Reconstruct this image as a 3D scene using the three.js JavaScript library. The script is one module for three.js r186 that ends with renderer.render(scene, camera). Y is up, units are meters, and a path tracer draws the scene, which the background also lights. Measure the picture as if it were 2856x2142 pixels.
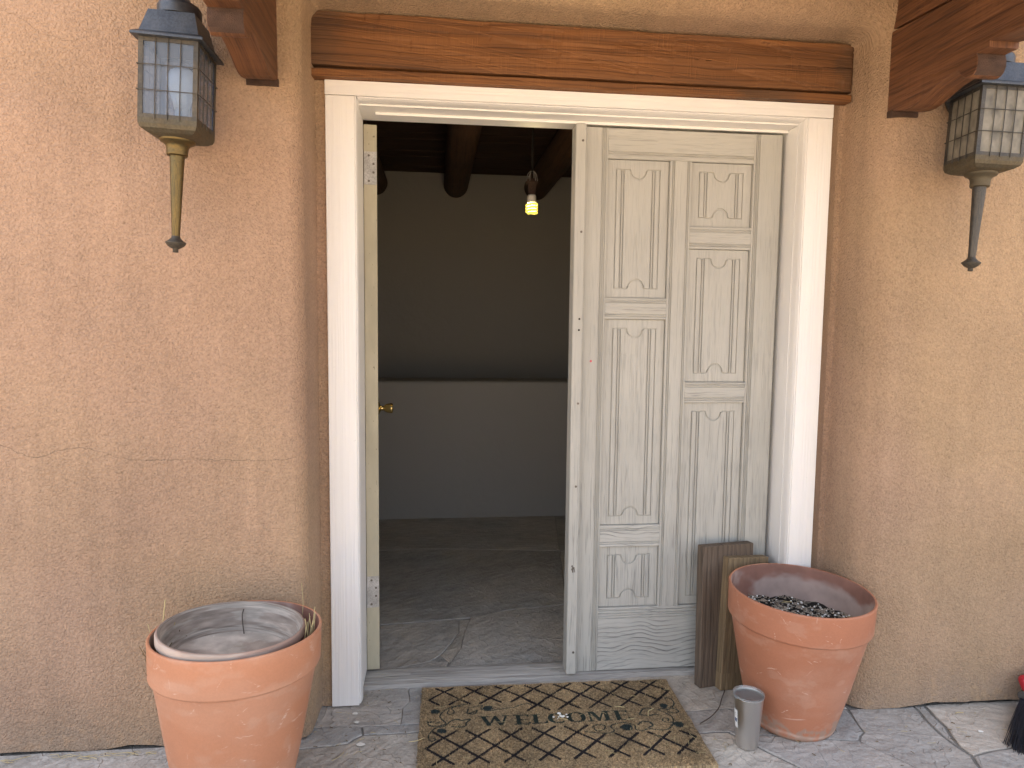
import * as THREE from 'three';
import { mergeGeometries, mergeVertices } from 'three/addons/utils/BufferGeometryUtils.js';
import { RoundedBoxGeometry } from 'three/addons/geometries/RoundedBoxGeometry.js';

// ------------------------------------------------------------------ camera, sky, sun, exposure
const scene = new THREE.Scene();
const camera = new THREE.PerspectiveCamera(58.87, 4 / 3, 0.05, 900);
camera.position.set(0.3608, 1.3432, 2.336);
camera.rotation.set(-0.0847, -0.1115, 0.0111, 'YXZ');
const renderer = new THREE.WebGLRenderer();
renderer.toneMapping = THREE.LinearToneMapping;
renderer.toneMappingExposure = 4.6;
renderer.shadowMap.enabled = true;

const SKY = 0.42;
const SUN = new THREE.Vector3(-0.62, 0.68, -0.40).normalize();     // stands behind the house: the porch side is in shade
{                                                                    // hazy pale sky: brighter low down and round the sun's side
  const w = 256, h = 128, d = new Float32Array(w * h * 4), v = new THREE.Vector3();
  for (let j = 0; j < h; j++) for (let i = 0; i < w; i++) {
    const th = ((j + 0.5) / h - 0.5) * Math.PI, ph = ((i + 0.5) / w - 0.5) * 2 * Math.PI;
    v.set(Math.cos(th) * Math.cos(ph), Math.sin(th), Math.cos(th) * Math.sin(ph));
    const up = Math.max(0, v.y), t = Math.pow(1 - up, 2.2), g = Math.pow(0.5 + 0.5 * v.dot(SUN), 2) * 0.55 - 0.1, k = 4 * (j * w + i);
    d[k] = SKY * (0.60 + 0.46 * t + g); d[k + 1] = SKY * (0.70 + 0.36 * t + g); d[k + 2] = SKY * (0.92 + 0.16 * t + g); d[k + 3] = 1;
  }
  const t = new THREE.DataTexture(d, w, h, THREE.RGBAFormat, THREE.FloatType);
  t.mapping = THREE.EquirectangularReflectionMapping; t.magFilter = THREE.LinearFilter; t.wrapS = THREE.RepeatWrapping; t.needsUpdate = true;
  scene.background = t; scene.environment = t;
}

const sun = new THREE.DirectionalLight(0xfff1dc, 5);
sun.position.copy(SUN).multiplyScalar(30); sun.target.position.set(0.8, 0, 1);
sun.castShadow = true; sun.shadow.mapSize.set(2048, 2048);
Object.assign(sun.shadow.camera, { left: -14, right: 14, top: 14, bottom: -14, near: 1, far: 80 });
scene.add(sun, sun.target);

// ------------------------------------------------------------------ small helpers
let seed = 7;
const rnd = () => { seed = (seed + 0x6D2B79F5) | 0; let t = Math.imul(seed ^ (seed >>> 15), 1 | seed); t = (t + Math.imul(t ^ (t >>> 7), 61 | t)) ^ t; return ((t ^ (t >>> 14)) >>> 0) / 4294967296; };
const rr = (a, b) => a + (b - a) * rnd();
const V = (x, y, z) => new THREE.Vector3(x, y, z);
const clamp = (x, a = 0, b = 1) => Math.min(b, Math.max(a, x));
const sstep = (a, b, x) => { const t = clamp((x - a) / (b - a)); return t * t * (3 - 2 * t); };
const lerp = (a, b, t) => a + (b - a) * t;
const hash = (x, y, s) => { let h = Math.imul(x, 374761393) ^ Math.imul(y, 668265263) ^ Math.imul(s, 2147483629 | 0); h = Math.imul(h ^ (h >>> 13), 1274126177); return ((h ^ (h >>> 16)) >>> 0) / 4294967296; };
function vn(x, y, s = 1, px = 0, py = 0) {                           // value noise, tileable with period px, py
  let xi = Math.floor(x), yi = Math.floor(y); const fx = x - xi, fy = y - yi;
  const u = fx * fx * (3 - 2 * fx), v = fy * fy * (3 - 2 * fy);
  let x1 = xi + 1, y1 = yi + 1;
  if (px) { xi = ((xi % px) + px) % px; x1 = ((x1 % px) + px) % px; }
  if (py) { yi = ((yi % py) + py) % py; y1 = ((y1 % py) + py) % py; }
  const a = hash(xi, yi, s), b = hash(x1, yi, s), c = hash(xi, y1, s), d = hash(x1, y1, s);
  return a + (b - a) * u + (c - a) * v + (a - b - c + d) * u * v;
}
function fbm(x, y, s, o = 4, px = 0, py = 0) { let r = 0, a = 0.5, n = 0; for (let i = 0; i < o; i++) { r += a * vn(x, y, s + i * 17, px, py); n += a; a *= 0.5; x *= 2; y *= 2; px *= 2; py *= 2; } return r / n; }

const lin2s = (c) => 255 * (c <= 0.0031308 ? c * 12.92 : 1.055 * Math.pow(c, 1 / 2.4) - 0.055);
function tex(w, h, fn, srgb, rep) {                                  // fn(u, v) -> grey or [r, g, b], linear values
  const d = new Uint8Array(w * h * 4);
  for (let j = 0; j < h; j++) for (let i = 0; i < w; i++) {
    const c = fn((i + 0.5) / w, (j + 0.5) / h), k = 4 * (j * w + i), g = typeof c === 'number';
    for (let n = 0; n < 3; n++) { const x = clamp(g ? c : c[n]); d[k + n] = srgb ? lin2s(x) : x * 255; }
    d[k + 3] = 255;
  }
  const t = new THREE.DataTexture(d, w, h, THREE.RGBAFormat);
  t.wrapS = t.wrapT = THREE.RepeatWrapping; t.magFilter = THREE.LinearFilter; t.minFilter = THREE.LinearMipmapLinearFilter; t.generateMipmaps = true;
  if (srgb) t.colorSpace = THREE.SRGBColorSpace;
  if (rep) t.repeat.set(rep[0], rep[1]);
  t.needsUpdate = true;
  return t;
}
function canvasTex(c) { const t = new THREE.CanvasTexture(c); t.colorSpace = THREE.SRGBColorSpace; t.magFilter = THREE.LinearFilter; return t; }
const mat = (o) => new THREE.MeshStandardMaterial({ roughness: 0.8, metalness: 0, ...o });
const phys = (o) => new THREE.MeshPhysicalMaterial({ roughness: 0.8, metalness: 0, ...o });
const rgb = (r, g, b) => new THREE.Color().setRGB(r, g, b);

const used = {};
function numbered(n) { const k = used[n] = (used[n] ?? -1) + 1; return k ? n + '_' + String(k).padStart(3, '0') : n; }
function tag(o, label, category, group, kind) {
  if (label) o.userData.label = label;
  if (category) o.userData.category = category;
  if (group) o.userData.group = group;
  if (kind) o.userData.kind = kind;
  return o;
}
function thing(name, label, category, p = [0, 0, 0], group, kind) {
  const o = new THREE.Group(); o.name = numbered(name); o.position.set(...p); scene.add(o);
  return tag(o, label, category, group, kind);
}
function merged(g) { g = (Array.isArray(g) ? g : [g]).map((x) => (x.index ? x.toNonIndexed() : x)); for (const x of g) for (const k of Object.keys(x.attributes)) if (!['position', 'normal', 'uv'].includes(k)) x.deleteAttribute(k); return g.length > 1 ? mergeGeometries(g) : g[0]; }
function part(name, g, m, parent) {
  const o = new THREE.Mesh(merged(g), m); o.castShadow = o.receiveShadow = true;
  if (parent) { o.name = name; parent.add(o); } else { o.name = numbered(name); scene.add(o); }
  return o;
}
function box(x0, x1, y0, y1, z0, z1, r = 0) {
  const g = r ? new RoundedBoxGeometry(x1 - x0, y1 - y0, z1 - z0, 2, r) : new THREE.BoxGeometry(x1 - x0, y1 - y0, z1 - z0);
  return g.translate((x0 + x1) / 2, (y0 + y1) / 2, (z0 + z1) / 2);
}
// uv in metres by the way a face points; the texture's v runs along the grain axis
function uvBox(g, grain = 'y', ou = 0, ov = 0) {
  if (g.index) g = g.toNonIndexed();
  const p = g.attributes.position, n = g.attributes.normal, uv = new Float32Array(p.count * 2), ax = ['x', 'y', 'z'];
  for (let i = 0; i < p.count; i += 3) {
    let nx = 0, ny = 0, nz = 0;
    for (let k = 0; k < 3; k++) { nx += Math.abs(n.getX(i + k)); ny += Math.abs(n.getY(i + k)); nz += Math.abs(n.getZ(i + k)); }
    const drop = nx > ny && nx > nz ? 'x' : ny > nz ? 'y' : 'z';
    const two = ax.filter((a) => a !== drop);
    const va = two.includes(grain) ? grain : two[1], ua = two.find((a) => a !== va);
    const get = (a, k) => (a === 'x' ? p.getX(k) : a === 'y' ? p.getY(k) : p.getZ(k));
    for (let k = i; k < i + 3; k++) { uv[2 * k] = get(ua, k) + ou; uv[2 * k + 1] = get(va, k) + ov; }
  }
  g.setAttribute('uv', new THREE.BufferAttribute(uv, 2));
  return g;
}
const shape = (pts) => new THREE.Shape(pts.map(([x, y]) => new THREE.Vector2(x, y)));
function extrude(pts, depth, bevel = 0) {
  return new THREE.ExtrudeGeometry(Array.isArray(pts) ? shape(pts) : pts, { depth, bevelEnabled: bevel > 0, bevelThickness: bevel, bevelSize: bevel, bevelSegments: 2, curveSegments: 16, bevelOffset: -bevel });
}
// solid from a polygon in (z, y), standing from x0 to x1
function slabX(zy, x0, x1, bevel = 0) {
  const g = extrude(zy.map(([z, y]) => [-z, y]), x1 - x0 - 2 * bevel, bevel);   // local x = -z, then turned a quarter
  g.rotateY(Math.PI / 2); g.translate(x0 + bevel, 0, 0);
  return g;
}
function lathe(pts, seg = 64) { return new THREE.LatheGeometry(pts.map(([x, y]) => new THREE.Vector2(x, y)), seg); }
function tube(pts, r, seg = 24, rad = 6, closed = false) { return new THREE.TubeGeometry(new THREE.CatmullRomCurve3(pts, closed), seg, r, rad, closed); }
function cyl(a, b, ra, rb = ra, seg = 12) {
  const d = b.clone().sub(a), g = new THREE.CylinderGeometry(rb, ra, d.length(), seg);
  g.applyQuaternion(new THREE.Quaternion().setFromUnitVectors(V(0, 1, 0), d.normalize()));
  return g.translate((a.x + b.x) / 2, (a.y + b.y) / 2, (a.z + b.z) / 2);
}

// ------------------------------------------------------------------ textures and materials
// stucco: coarse sand float finish, one metre to a tile
const stuccoBump = tex(1024, 1024, (u, v) => {
  const a = fbm(u * 230, v * 230, 3, 2, 230, 230), b = fbm(u * 62, v * 62, 9, 2, 62, 62), c = fbm(u * 12, v * 12, 21, 3, 12, 12);
  return clamp(0.5 + (a - 0.5) * 1.4 + (b - 0.5) * 0.22 + (c - 0.5) * 0.2);
}, false, [4, 2.7]);
const WX0 = -1.2, WW = 4.0, WY0 = -0.1, WH = 2.7;                    // the metres that the wall's colour map spans
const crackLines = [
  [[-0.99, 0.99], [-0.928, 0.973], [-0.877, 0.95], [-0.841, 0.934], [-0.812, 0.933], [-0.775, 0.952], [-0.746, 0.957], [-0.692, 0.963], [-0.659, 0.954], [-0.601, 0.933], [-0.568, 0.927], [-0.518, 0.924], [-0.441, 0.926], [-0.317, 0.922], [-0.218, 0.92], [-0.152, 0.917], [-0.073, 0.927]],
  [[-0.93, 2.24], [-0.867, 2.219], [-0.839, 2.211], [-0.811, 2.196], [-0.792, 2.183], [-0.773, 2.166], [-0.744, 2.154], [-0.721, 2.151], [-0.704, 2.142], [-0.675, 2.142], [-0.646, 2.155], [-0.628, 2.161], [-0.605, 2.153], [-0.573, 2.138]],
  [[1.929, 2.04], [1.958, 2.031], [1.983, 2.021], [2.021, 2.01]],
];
function wallColour() {
  const w = 2048, h = 1382, d = new Uint8Array(w * h * 4), crack = new Float32Array(w * h);
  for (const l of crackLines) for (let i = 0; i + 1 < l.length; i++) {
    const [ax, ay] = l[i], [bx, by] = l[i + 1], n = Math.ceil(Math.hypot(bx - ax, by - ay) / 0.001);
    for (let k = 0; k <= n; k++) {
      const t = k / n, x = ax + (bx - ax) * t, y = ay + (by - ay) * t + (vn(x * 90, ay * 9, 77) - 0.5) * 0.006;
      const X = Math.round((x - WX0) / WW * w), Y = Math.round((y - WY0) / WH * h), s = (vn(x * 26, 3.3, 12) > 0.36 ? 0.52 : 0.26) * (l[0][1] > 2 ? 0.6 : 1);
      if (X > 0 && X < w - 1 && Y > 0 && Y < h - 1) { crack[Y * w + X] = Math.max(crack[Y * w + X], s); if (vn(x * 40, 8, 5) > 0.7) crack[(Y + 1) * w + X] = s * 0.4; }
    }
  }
  for (let j = 0; j < h; j++) for (let i = 0; i < w; i++) {
    const x = WX0 + (i + 0.5) / w * WW, y = WY0 + (j + 0.5) / h * WH;
    const big = fbm(x * 1.7, y * 1.7, 31, 4), mid = fbm(x * 7, y * 7, 41, 3), fine = fbm(x * 215, y * 215, 51, 2), spk = vn(x * 260, y * 260, 61), drip = fbm(x * 22, y * 1.1, 71, 3);
    let f = 1 + (big - 0.5) * 0.26 + (mid - 0.5) * 0.10 + (fine - 0.5) * 0.44 + (drip - 0.5) * 0.14;
    if (spk > 0.86) f *= 0.8;
    f *= 1 + (fbm(x * 2.6 + y * 3.4, (x * 3.4 - y * 2.6) * 0.55, 87, 4) - 0.5) * 0.22;
    if (x > -0.225 && x < -0.195 && y > 0.7 && y < 0.915) f *= 1 + 0.09 * sstep(0.35, 0.6, fbm(x * 60, y * 9, 89, 3));
    const pink = clamp(0.5 + (fbm(x * 1.3 + 9, y * 1.3, 81, 3) - 0.5) * 3);
    let c = [0.378 * f, lerp(0.264, 0.253, pink) * f, lerp(0.162, 0.174, pink) * f];
    // splashed dirt and worn stucco along the foot of the wall, a grainy ragged edge
    const dirt = clamp((0.13 + 0.16 * (fbm(x * 5, 2, 91, 3) - 0.4) - y) / 0.12) * sstep(0.35, 0.62, fbm(x * 45, y * 45, 95, 3) + 0.12);
    c = [lerp(c[0], 0.32 * f, dirt * 0.7), lerp(c[1], 0.235 * f, dirt * 0.7), lerp(c[2], 0.17 * f, dirt * 0.7)];
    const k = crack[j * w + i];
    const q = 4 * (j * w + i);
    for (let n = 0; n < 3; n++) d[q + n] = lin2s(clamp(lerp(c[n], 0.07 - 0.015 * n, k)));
    d[q + 3] = 255;
  }
  const t = new THREE.DataTexture(d, w, h, THREE.RGBAFormat);
  t.colorSpace = THREE.SRGBColorSpace; t.wrapS = t.wrapT = THREE.MirroredRepeatWrapping; t.magFilter = THREE.LinearFilter; t.needsUpdate = true;
  return t;
}
const M = {};
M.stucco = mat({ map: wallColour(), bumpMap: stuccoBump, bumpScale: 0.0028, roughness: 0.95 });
M.houseStucco = mat({ color: rgb(0.5, 0.295, 0.17), roughness: 0.95 });
M.plaster = mat({ color: rgb(0.37, 0.364, 0.35), bumpMap: tex(512, 512, (u, v) => fbm(u * 14, v * 14, 5, 5, 14, 14), false), bumpScale: 0.004, roughness: 0.9 });

// painted door wood: v spans 2.1 m once, the paint is worn to the grain towards the sill
const ring = (u, v, s, f) => { const wv = fbm(u * 4, v * 0.9, s, 2, 4, 0) * 1.5 + u * f; return 0.5 + 0.5 * Math.sin(6.283 * wv); };
const pore = (u, v, s) => vn(u * 210, v * 2.6, s, 210) * 0.5 + vn(u * 96, v * 1.1, s + 4, 96) * 0.3 + vn(u * 330, v * 6, s + 6, 330) * 0.2;
const doorTex = tex(512, 2048, (u, v) => {
  const wear = clamp(0.95 - v * 1.15 + (fbm(u * 6, v * 14, 14, 3, 6) - 0.5) * 0.7);
  const p = pore(u, v * 14, 15), r = ring(u, v * 2.1, 16, 9);
  const lineDark = sstep(0.52, 0.80, p) * (0.12 + 0.46 * wear) + sstep(0.7, 1, r) * (0.03 + 0.08 * wear);
  const f = 1 + (fbm(u * 3, v * 9, 17, 3, 3) - 0.5) * 0.16, sp = vn(u * 300, v * 1200, 18, 300) > 0.985 ? 0.6 : 1;
  return [lerp(0.445, 0.15, lineDark) * f * sp, lerp(0.440, 0.149, lineDark) * f * sp, lerp(0.402, 0.142, lineDark) * f * sp];
}, true, [2, 1 / 2.1]);
const doorBump = tex(512, 1024, (u, v) => 1 - sstep(0.5, 0.82, pore(u, v * 8, 15)) * 0.7 - sstep(0.8, 1, ring(u, v * 1.2, 16, 9)) * 0.3, false, [2, 0.8]);
M.door = mat({ map: doorTex, bumpMap: doorBump, bumpScale: 0.0009, roughness: 0.72 });
// the same boards where the wash is worn off: strong wavy figure (grain along v)
const figure = (u, v) => { const w = u * 23 + 4.2 * fbm(u * 2.1, v * 3.0, 24, 3) + 0.35 * Math.sin(v * 6.283 * 2 + u * 3) + 0.9 * fbm(u * 9, v * 7, 27, 3); const s = w - Math.floor(w); return Math.pow(s, 6) * (0.25 + 0.75 * sstep(0.3, 0.7, vn(u * 16, v * 5, 23))); };
const wornTex = tex(1024, 1024, (u, v) => {
  const l = clamp(figure(u, v) * (0.5 + 0.8 * vn(u * 9, v * 6, 25)) + 0.35 * sstep(0.55, 0.85, pore(u, v * 7, 26))), f = 1 + (fbm(u * 5, v * 5, 28, 3) - 0.5) * 0.22;
  return [lerp(0.46, 0.125, l) * f, lerp(0.455, 0.128, l) * f, lerp(0.42, 0.125, l) * f];
}, true, [2.6, 1.6]);
const wornBump = tex(1024, 1024, (u, v) => 1 - clamp(figure(u, v) * (0.5 + 0.8 * vn(u * 9, v * 6, 25)) + 0.3 * sstep(0.55, 0.85, pore(u, v * 7, 26))), false, [2.6, 1.6]);
M.doorWorn = mat({ map: wornTex, bumpMap: wornBump, bumpScale: 0.0012, roughness: 0.75 });
M.doorEdge = mat({ color: rgb(0.5, 0.46, 0.335), map: tex(256, 1024, (u, v) => { const f = 1 + (fbm(u * 4, v * 22, 29, 4, 4) - 0.5) * 0.3, n = vn(u * 26, v * 150, 30) > 0.965 ? 0.45 : 1; return f * 0.9 * n; }, true, [8, 0.5]), roughness: 0.6 });

// white house paint with brush marks
M.trim = mat({ map: tex(512, 1024, (u, v) => { const f = 0.84 + (fbm(u * 5, v * 5, 33, 4, 5, 5) - 0.5) * 0.05, nick = vn(u * 90, v * 180, 34, 90, 180) > 0.985 ? 0.82 : 1; return [f * nick, f * 0.99 * nick, f * 0.965 * nick]; }, true, [2, 1]), bumpMap: tex(256, 512, (u, v) => fbm(u * 60, v * 4, 35, 3, 60, 4), false, [3, 1]), bumpScale: 0.0012, roughness: 0.5 });

// stained timber; grain along v
const stain = (s, a, b) => tex(512, 1024, (u, v) => {
  const p = pore(u, v * 6, s), r = ring(u, v * 1.2, s + 1, 12), f = 0.72 + fbm(u * 3, v * 5, s + 2, 4, 3, 5) * 0.6, sc = fbm(u * 40, v * 4, s + 5, 2, 40, 4);
  const saw = vn(u * 3, v * 220, s + 8, 3, 220) * sstep(0.5, 0.7, fbm(u * 3, v * 5, s + 9, 2, 3, 5));
  const t = clamp(0.15 + 0.6 * sstep(0.42, 0.78, p) + 0.3 * sstep(0.6, 1, r) + (sc - 0.5) * 0.4 - saw * 0.25);
  return [lerp(a[0], b[0], t) * f, lerp(a[1], b[1], t) * f, lerp(a[2], b[2], t) * f];
}, true, [2.2, 1]);
const timberBump = tex(512, 1024, (u, v) => 1 - 0.6 * sstep(0.45, 0.85, pore(u, v * 6, 43)) - 0.4 * sstep(0.7, 1, ring(u, v * 1.2, 44, 12)), false, [2.2, 1]);
const gouges = []; for (let i = 0; i < 60; i++) gouges.push([rr(-0.05, 1.85), rr(0, 0.25), rr(-0.24, -0.03), rr(0.08, 0.42), rr(0.0009, 0.0026), rr(0.25, 0.9)]);
for (let i = 0; i < 12; i++) { const x = rr(0.25, 1.75), y = rr(0.05, 0.2); for (let k = 0; k < 3; k++) gouges.push([x + k * 0.012 + rr(-0.004, 0.004), y + rr(-0.02, 0.03), rr(1.45, 1.65), rr(0.03, 0.08), rr(0.001, 0.002), rr(0.3, 0.8)]); }
const lintelMark = (x, y) => { let m = 0, d = 0; for (const [cx, cy, an, len, wd, op] of gouges) { const dx = x - cx, dy = y - cy; if (Math.abs(dx) > len || Math.abs(dy) > len) continue; const a = dx * Math.cos(an) + dy * Math.sin(an), b = -dx * Math.sin(an) + dy * Math.cos(an); if (a > 0 && a < len) { if (Math.abs(b) < wd) m = Math.max(m, op * (0.4 + 0.6 * vn(a * 60, cx * 9, 461))); else if (b < 0 && b > -5 * wd) d = Math.max(d, op * 0.45 * (1 + b / (5 * wd))); } } return m - d; };
const lintelF = (u, v) => {
  const y = u * 0.25, x = v * 1.9, wob = (fbm(x * 2.2, y * 6, 451, 3) - 0.5) * 0.05, yy = y + wob;
  const g1 = vn(x * 3, yy * 420, 452), g2 = vn(x * 1.2, yy * 160, 453), g3 = fbm(x * 2.5, yy * 60, 454, 3), hatch = vn(x * 420, y * 30, 455) * sstep(0.52, 0.66, fbm(x * 5, y * 14, 456, 2));
  return clamp(0.62 - 0.24 * sstep(0.5, 0.85, g1) - 0.20 * sstep(0.55, 0.9, g2) - 0.38 * (g3 - 0.4) + 0.14 * hatch + 0.34 * lintelMark(x, y));
};
M.lintel = mat({ map: tex(256, 2048, (u, v) => { const t = lintelF(u, v), x = v * 1.9, f = 0.8 + 0.5 * fbm(x * 3, u * 2, 457, 3), age = sstep(0.12, 0, x - 0.03 + 0.1 * (fbm(x * 20, u * 9, 458, 3) - 0.5)) + sstep(0.1, 0, 1.84 - x + 0.1 * (fbm(x * 20, u * 9, 459, 3) - 0.5)); return [lerp(0.055, 0.27, t) * f * (1 - 0.35 * age), lerp(0.021, 0.116, t) * f * (1 - 0.25 * age), lerp(0.008, 0.038, t) * f]; }, true, [4, 1 / 1.9]), bumpMap: tex(256, 2048, lintelF, false, [4, 1 / 1.9]), bumpScale: 0.003, roughness: 0.78 });
M.corbel = mat({ map: stain(47, [0.165, 0.070, 0.030], [0.06, 0.023, 0.011]), bumpMap: timberBump, bumpScale: 0.0016, roughness: 0.6 });
M.endGrain = mat({ map: tex(256, 256, (u, v) => { const f = 0.6 + fbm(u * 9, v * 9, 48, 4, 9, 9) * 0.8; return [0.075 * f, 0.043 * f, 0.031 * f]; }, true, [6, 6]), bumpMap: stuccoBump, bumpScale: 0.002, roughness: 0.9 });
M.viga = mat({ map: stain(49, [0.10, 0.045, 0.02], [0.045, 0.02, 0.01]), roughness: 0.75 });
M.plank = mat({ map: stain(52, [0.07, 0.032, 0.016], [0.03, 0.014, 0.008]), roughness: 0.8 });
// weathered lumber
const lumber = (s, a, b) => tex(512, 1024, (u, v) => {
  const w = u * 15 + fbm(u * 3, v * 1.4, s, 4, 3) * 5.5, k = Math.pow(w - Math.floor(w), 3) * (0.35 + 0.65 * vn(u * 13, v * 2, s + 8, 13)), p = pore(u, v * 6, s + 1), f = 0.72 + fbm(u * 4, v * 5, s + 2, 4, 4) * 0.55;
  const t = clamp(k * 0.7 + 0.4 * sstep(0.45, 0.85, p));
  return [lerp(a[0], b[0], t) * f, lerp(a[1], b[1], t) * f, lerp(a[2], b[2], t) * f];
}, true, [3, 1.2]);
M.board1 = mat({ map: lumber(55, [0.135, 0.10, 0.072], [0.04, 0.028, 0.02]), bumpMap: timberBump, bumpScale: 0.0016, roughness: 0.85 });
M.board2 = mat({ map: lumber(58, [0.23, 0.165, 0.092], [0.06, 0.04, 0.024]), bumpMap: timberBump, bumpScale: 0.0016, roughness: 0.85 });

// slate flagstones
const slateBump = tex(1024, 1024, (u, v) => { const a = fbm(u * 5, v * 5, 62, 5, 5, 5), t = a * 7 + u * 2, led = t - Math.floor(t); return clamp(0.35 * Math.pow(led, 2.5) + 0.35 * fbm(u * 14 , v * 40, 63, 4, 14, 40) + 0.3 * fbm(u * 90, v * 90, 64, 2, 90, 90)); }, false);
const slateTex = (s, k) => tex(1024, 1024, (u, v) => {
  const f = 1 + (fbm(u * 4, v * 4, s, 4, 4, 4) - 0.5) * 0.5 + (fbm(u * 18, v * 60, s + 3, 3, 18, 60) - 0.5) * 0.5 + (vn(u * 320, v * 320, s + 5, 320, 320) - 0.5) * 0.2;
  const warm = fbm(u * 3 + 5, v * 3, s + 7, 3, 3, 3), sp = vn(u * 150, v * 150, s + 8, 150, 150) > 0.975 ? 1.35 : 1;
  return [k * 0.418 * f * (0.94 + 0.16 * warm) * sp, k * 0.403 * f * sp, k * 0.371 * f * (1.08 - 0.16 * warm) * sp];
}, true);
const slateA = slateTex(66, 1);
const slateM = [[1, 1, 1], [0.88, 0.89, 0.90], [1.08, 1.04, 0.98]].map((c) => mat({ map: slateA, color: rgb(...c), bumpMap: slateBump, bumpScale: 0.009, roughness: 0.85 }));
M.mortar = mat({ color: rgb(0.30, 0.288, 0.265), bumpMap: stuccoBump, bumpScale: 0.004, roughness: 0.95 });
M.gravel = mat({ map: tex(1024, 1024, (u, v) => { const f = 0.75 + fbm(u * 120, v * 120, 72, 3, 120, 120) * 0.5 + (fbm(u * 6, v * 6, 73, 3, 6, 6) - 0.5) * 0.3; return [0.52 * f, 0.39 * f, 0.255 * f]; }, true, [0.5, 0.5]), roughness: 0.95 });

// terracotta coloured pots
function potTex(s, base, scuffs) {
  const W = 1024, H = 512, sc = [];
  let o = seed; seed = s;
  for (let i = 0; i < scuffs; i++) sc.push([rnd(), Math.pow(rnd(), 0.7), rnd() < 0.5 ? rr(-0.5, 0.5) : rr(-1.6, 1.6), rr(0.004, 0.028), rr(0.0006, 0.0022), rr(0.3, 1.0)]);
  for (let i = 0; i < 16; i++) sc.push([rnd(), rr(0.1, 0.98), rr(-1.5, 1.5), rr(0.012, 0.04), rr(0.003, 0.014), rr(0.25, 0.7)]);
  seed = o;
  const mark = new Float32Array(W * H);
  for (const [cu, cv, an, len, wd, op] of sc) {
    const R = Math.ceil((len + wd) * W);
    for (let dj = -R; dj <= R; dj++) for (let di = -R; di <= R; di++) {
      const x = di / W * 1.5, y = dj / H * 0.5, a = x * Math.cos(an) + y * Math.sin(an), b = -x * Math.sin(an) + y * Math.cos(an) + (vn(a * 90, cu * 50, s) - 0.5) * 0.006;
      if (Math.abs(a) < len && Math.abs(b) < wd) {
        const I = (Math.round(cu * W) + di + W * 4) % W, J = Math.round(cv * H) + dj;
        if (J >= 0 && J < H) mark[J * W + I] = Math.max(mark[J * W + I], op * clamp((fbm(I * 0.16, J * 0.4, s, 3) - 0.38) * 4) * (1 - Math.pow(Math.abs(a) / len, 3)) * (1 - Math.pow(Math.abs(b) / wd, 2)));
      }
    }
  }
  return tex(W, H, (u, v) => {
    const f = 1 + (fbm(u * 6, v * 3, s + 1, 5, 6) - 0.5) * 0.34 + (vn(u * 400, v * 160, s + 3, 400) - 0.5) * 0.07;
    const bloom = clamp(sstep(0.48, 0.72, fbm(u * 5 + 3, v * 4, s + 4, 6, 5)) * 0.45 + sstep(0.56, 0.72, fbm(u * 22, v * 14, s + 5, 4, 22)) * 0.4), m = mark[Math.min(H - 1, Math.floor(v * H)) * W + Math.floor(u * W)];
    // dried mud splashes near the foot: speckled, with a ragged upper edge
    const mud = sstep(0.01, -0.02, v - 0.14 - 0.16 * (fbm(u * 14, 1, s + 6, 4, 14) - 0.5)) * sstep(0.35, 0.6, fbm(u * 60, v * 26, s + 7, 4, 60)) * 0.75;
    const tide = (sstep(0.007, 0.001, Math.abs(v - 0.19 - 0.07 * (fbm(u * 6, 2, s + 11, 3, 6) - 0.5))) * sstep(0.45, 0.6, fbm(u * 8, 4, s + 12, 2, 8)) + sstep(0.02, 0.0, Math.abs(v - 0.055 - 0.03 * (fbm(u * 11, 3, s + 13, 3, 11) - 0.5))) * 0.8) * clamp(0.3 + fbm(u * 70, v * 40, s + 14, 2, 70));
    let c = base.map((x) => x * f);
    c = c.map((x, n) => lerp(x, [0.60, 0.41, 0.31][n] * f, bloom * 0.42)); c = c.map((x, n) => lerp(x, [0.36, 0.26, 0.2][n], mud)); c = c.map((x, n) => lerp(x, [0.72, 0.55, 0.45][n], Math.max(m, tide * 0.55)));
    return c;
  }, true);
}
M.pot1 = mat({ map: potTex(101, [0.53, 0.236, 0.128], 120), roughness: 0.55, bumpMap: tex(512, 256, (u, v) => fbm(u * 40, v * 20, 103, 3, 40, 20), false), bumpScale: 0.0006 });
M.pot2 = mat({ map: potTex(202, [0.43, 0.176, 0.097], 90), roughness: 0.55, bumpMap: M.pot1.bumpMap, bumpScale: 0.0006 });
M.potInside = mat({ map: tex(1024, 256, (u, v) => { const d = sstep(0.42, 0.62, fbm(u * 8, v * 5, 110, 4, 8)), f = 0.8 + 0.4 * fbm(u * 40, v * 12, 111, 3, 40); return [lerp(0.27, 0.42, d) * f, lerp(0.135, 0.32, d) * f, lerp(0.10, 0.28, d) * f]; }, true), roughness: 0.85 });
M.greyPot = mat({ map: tex(512, 512, (u, v) => { const f = 0.45 + 1.1 * fbm(u * 9, v * 9, 120, 5, 9, 9), k = sstep(0.42, 0.62, fbm(u * 7 + 4, v * 7, 121, 4, 7, 7)), sp = vn(u * 160, v * 160, 122, 160, 160) > 0.95 ? 1.35 : 1; return [lerp(0.40, 0.53, k) * f * sp, lerp(0.335, 0.475, k) * f * sp, lerp(0.285, 0.415, k) * f * sp]; }, true, [2, 2]), bumpMap: stuccoBump, bumpScale: 0.001, roughness: 0.9 });

M.greyClay = mat({ map: tex(512, 256, (u, v) => { const f = 0.55 + 0.9 * fbm(u * 12, v * 5, 124, 5, 12), k = sstep(0.45, 0.65, fbm(u * 9, v * 4, 126, 4, 9)); return [lerp(0.36, 0.45, k) * f, lerp(0.245, 0.37, k) * f, lerp(0.195, 0.315, k) * f]; }, true), roughness: 0.9 });

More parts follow.
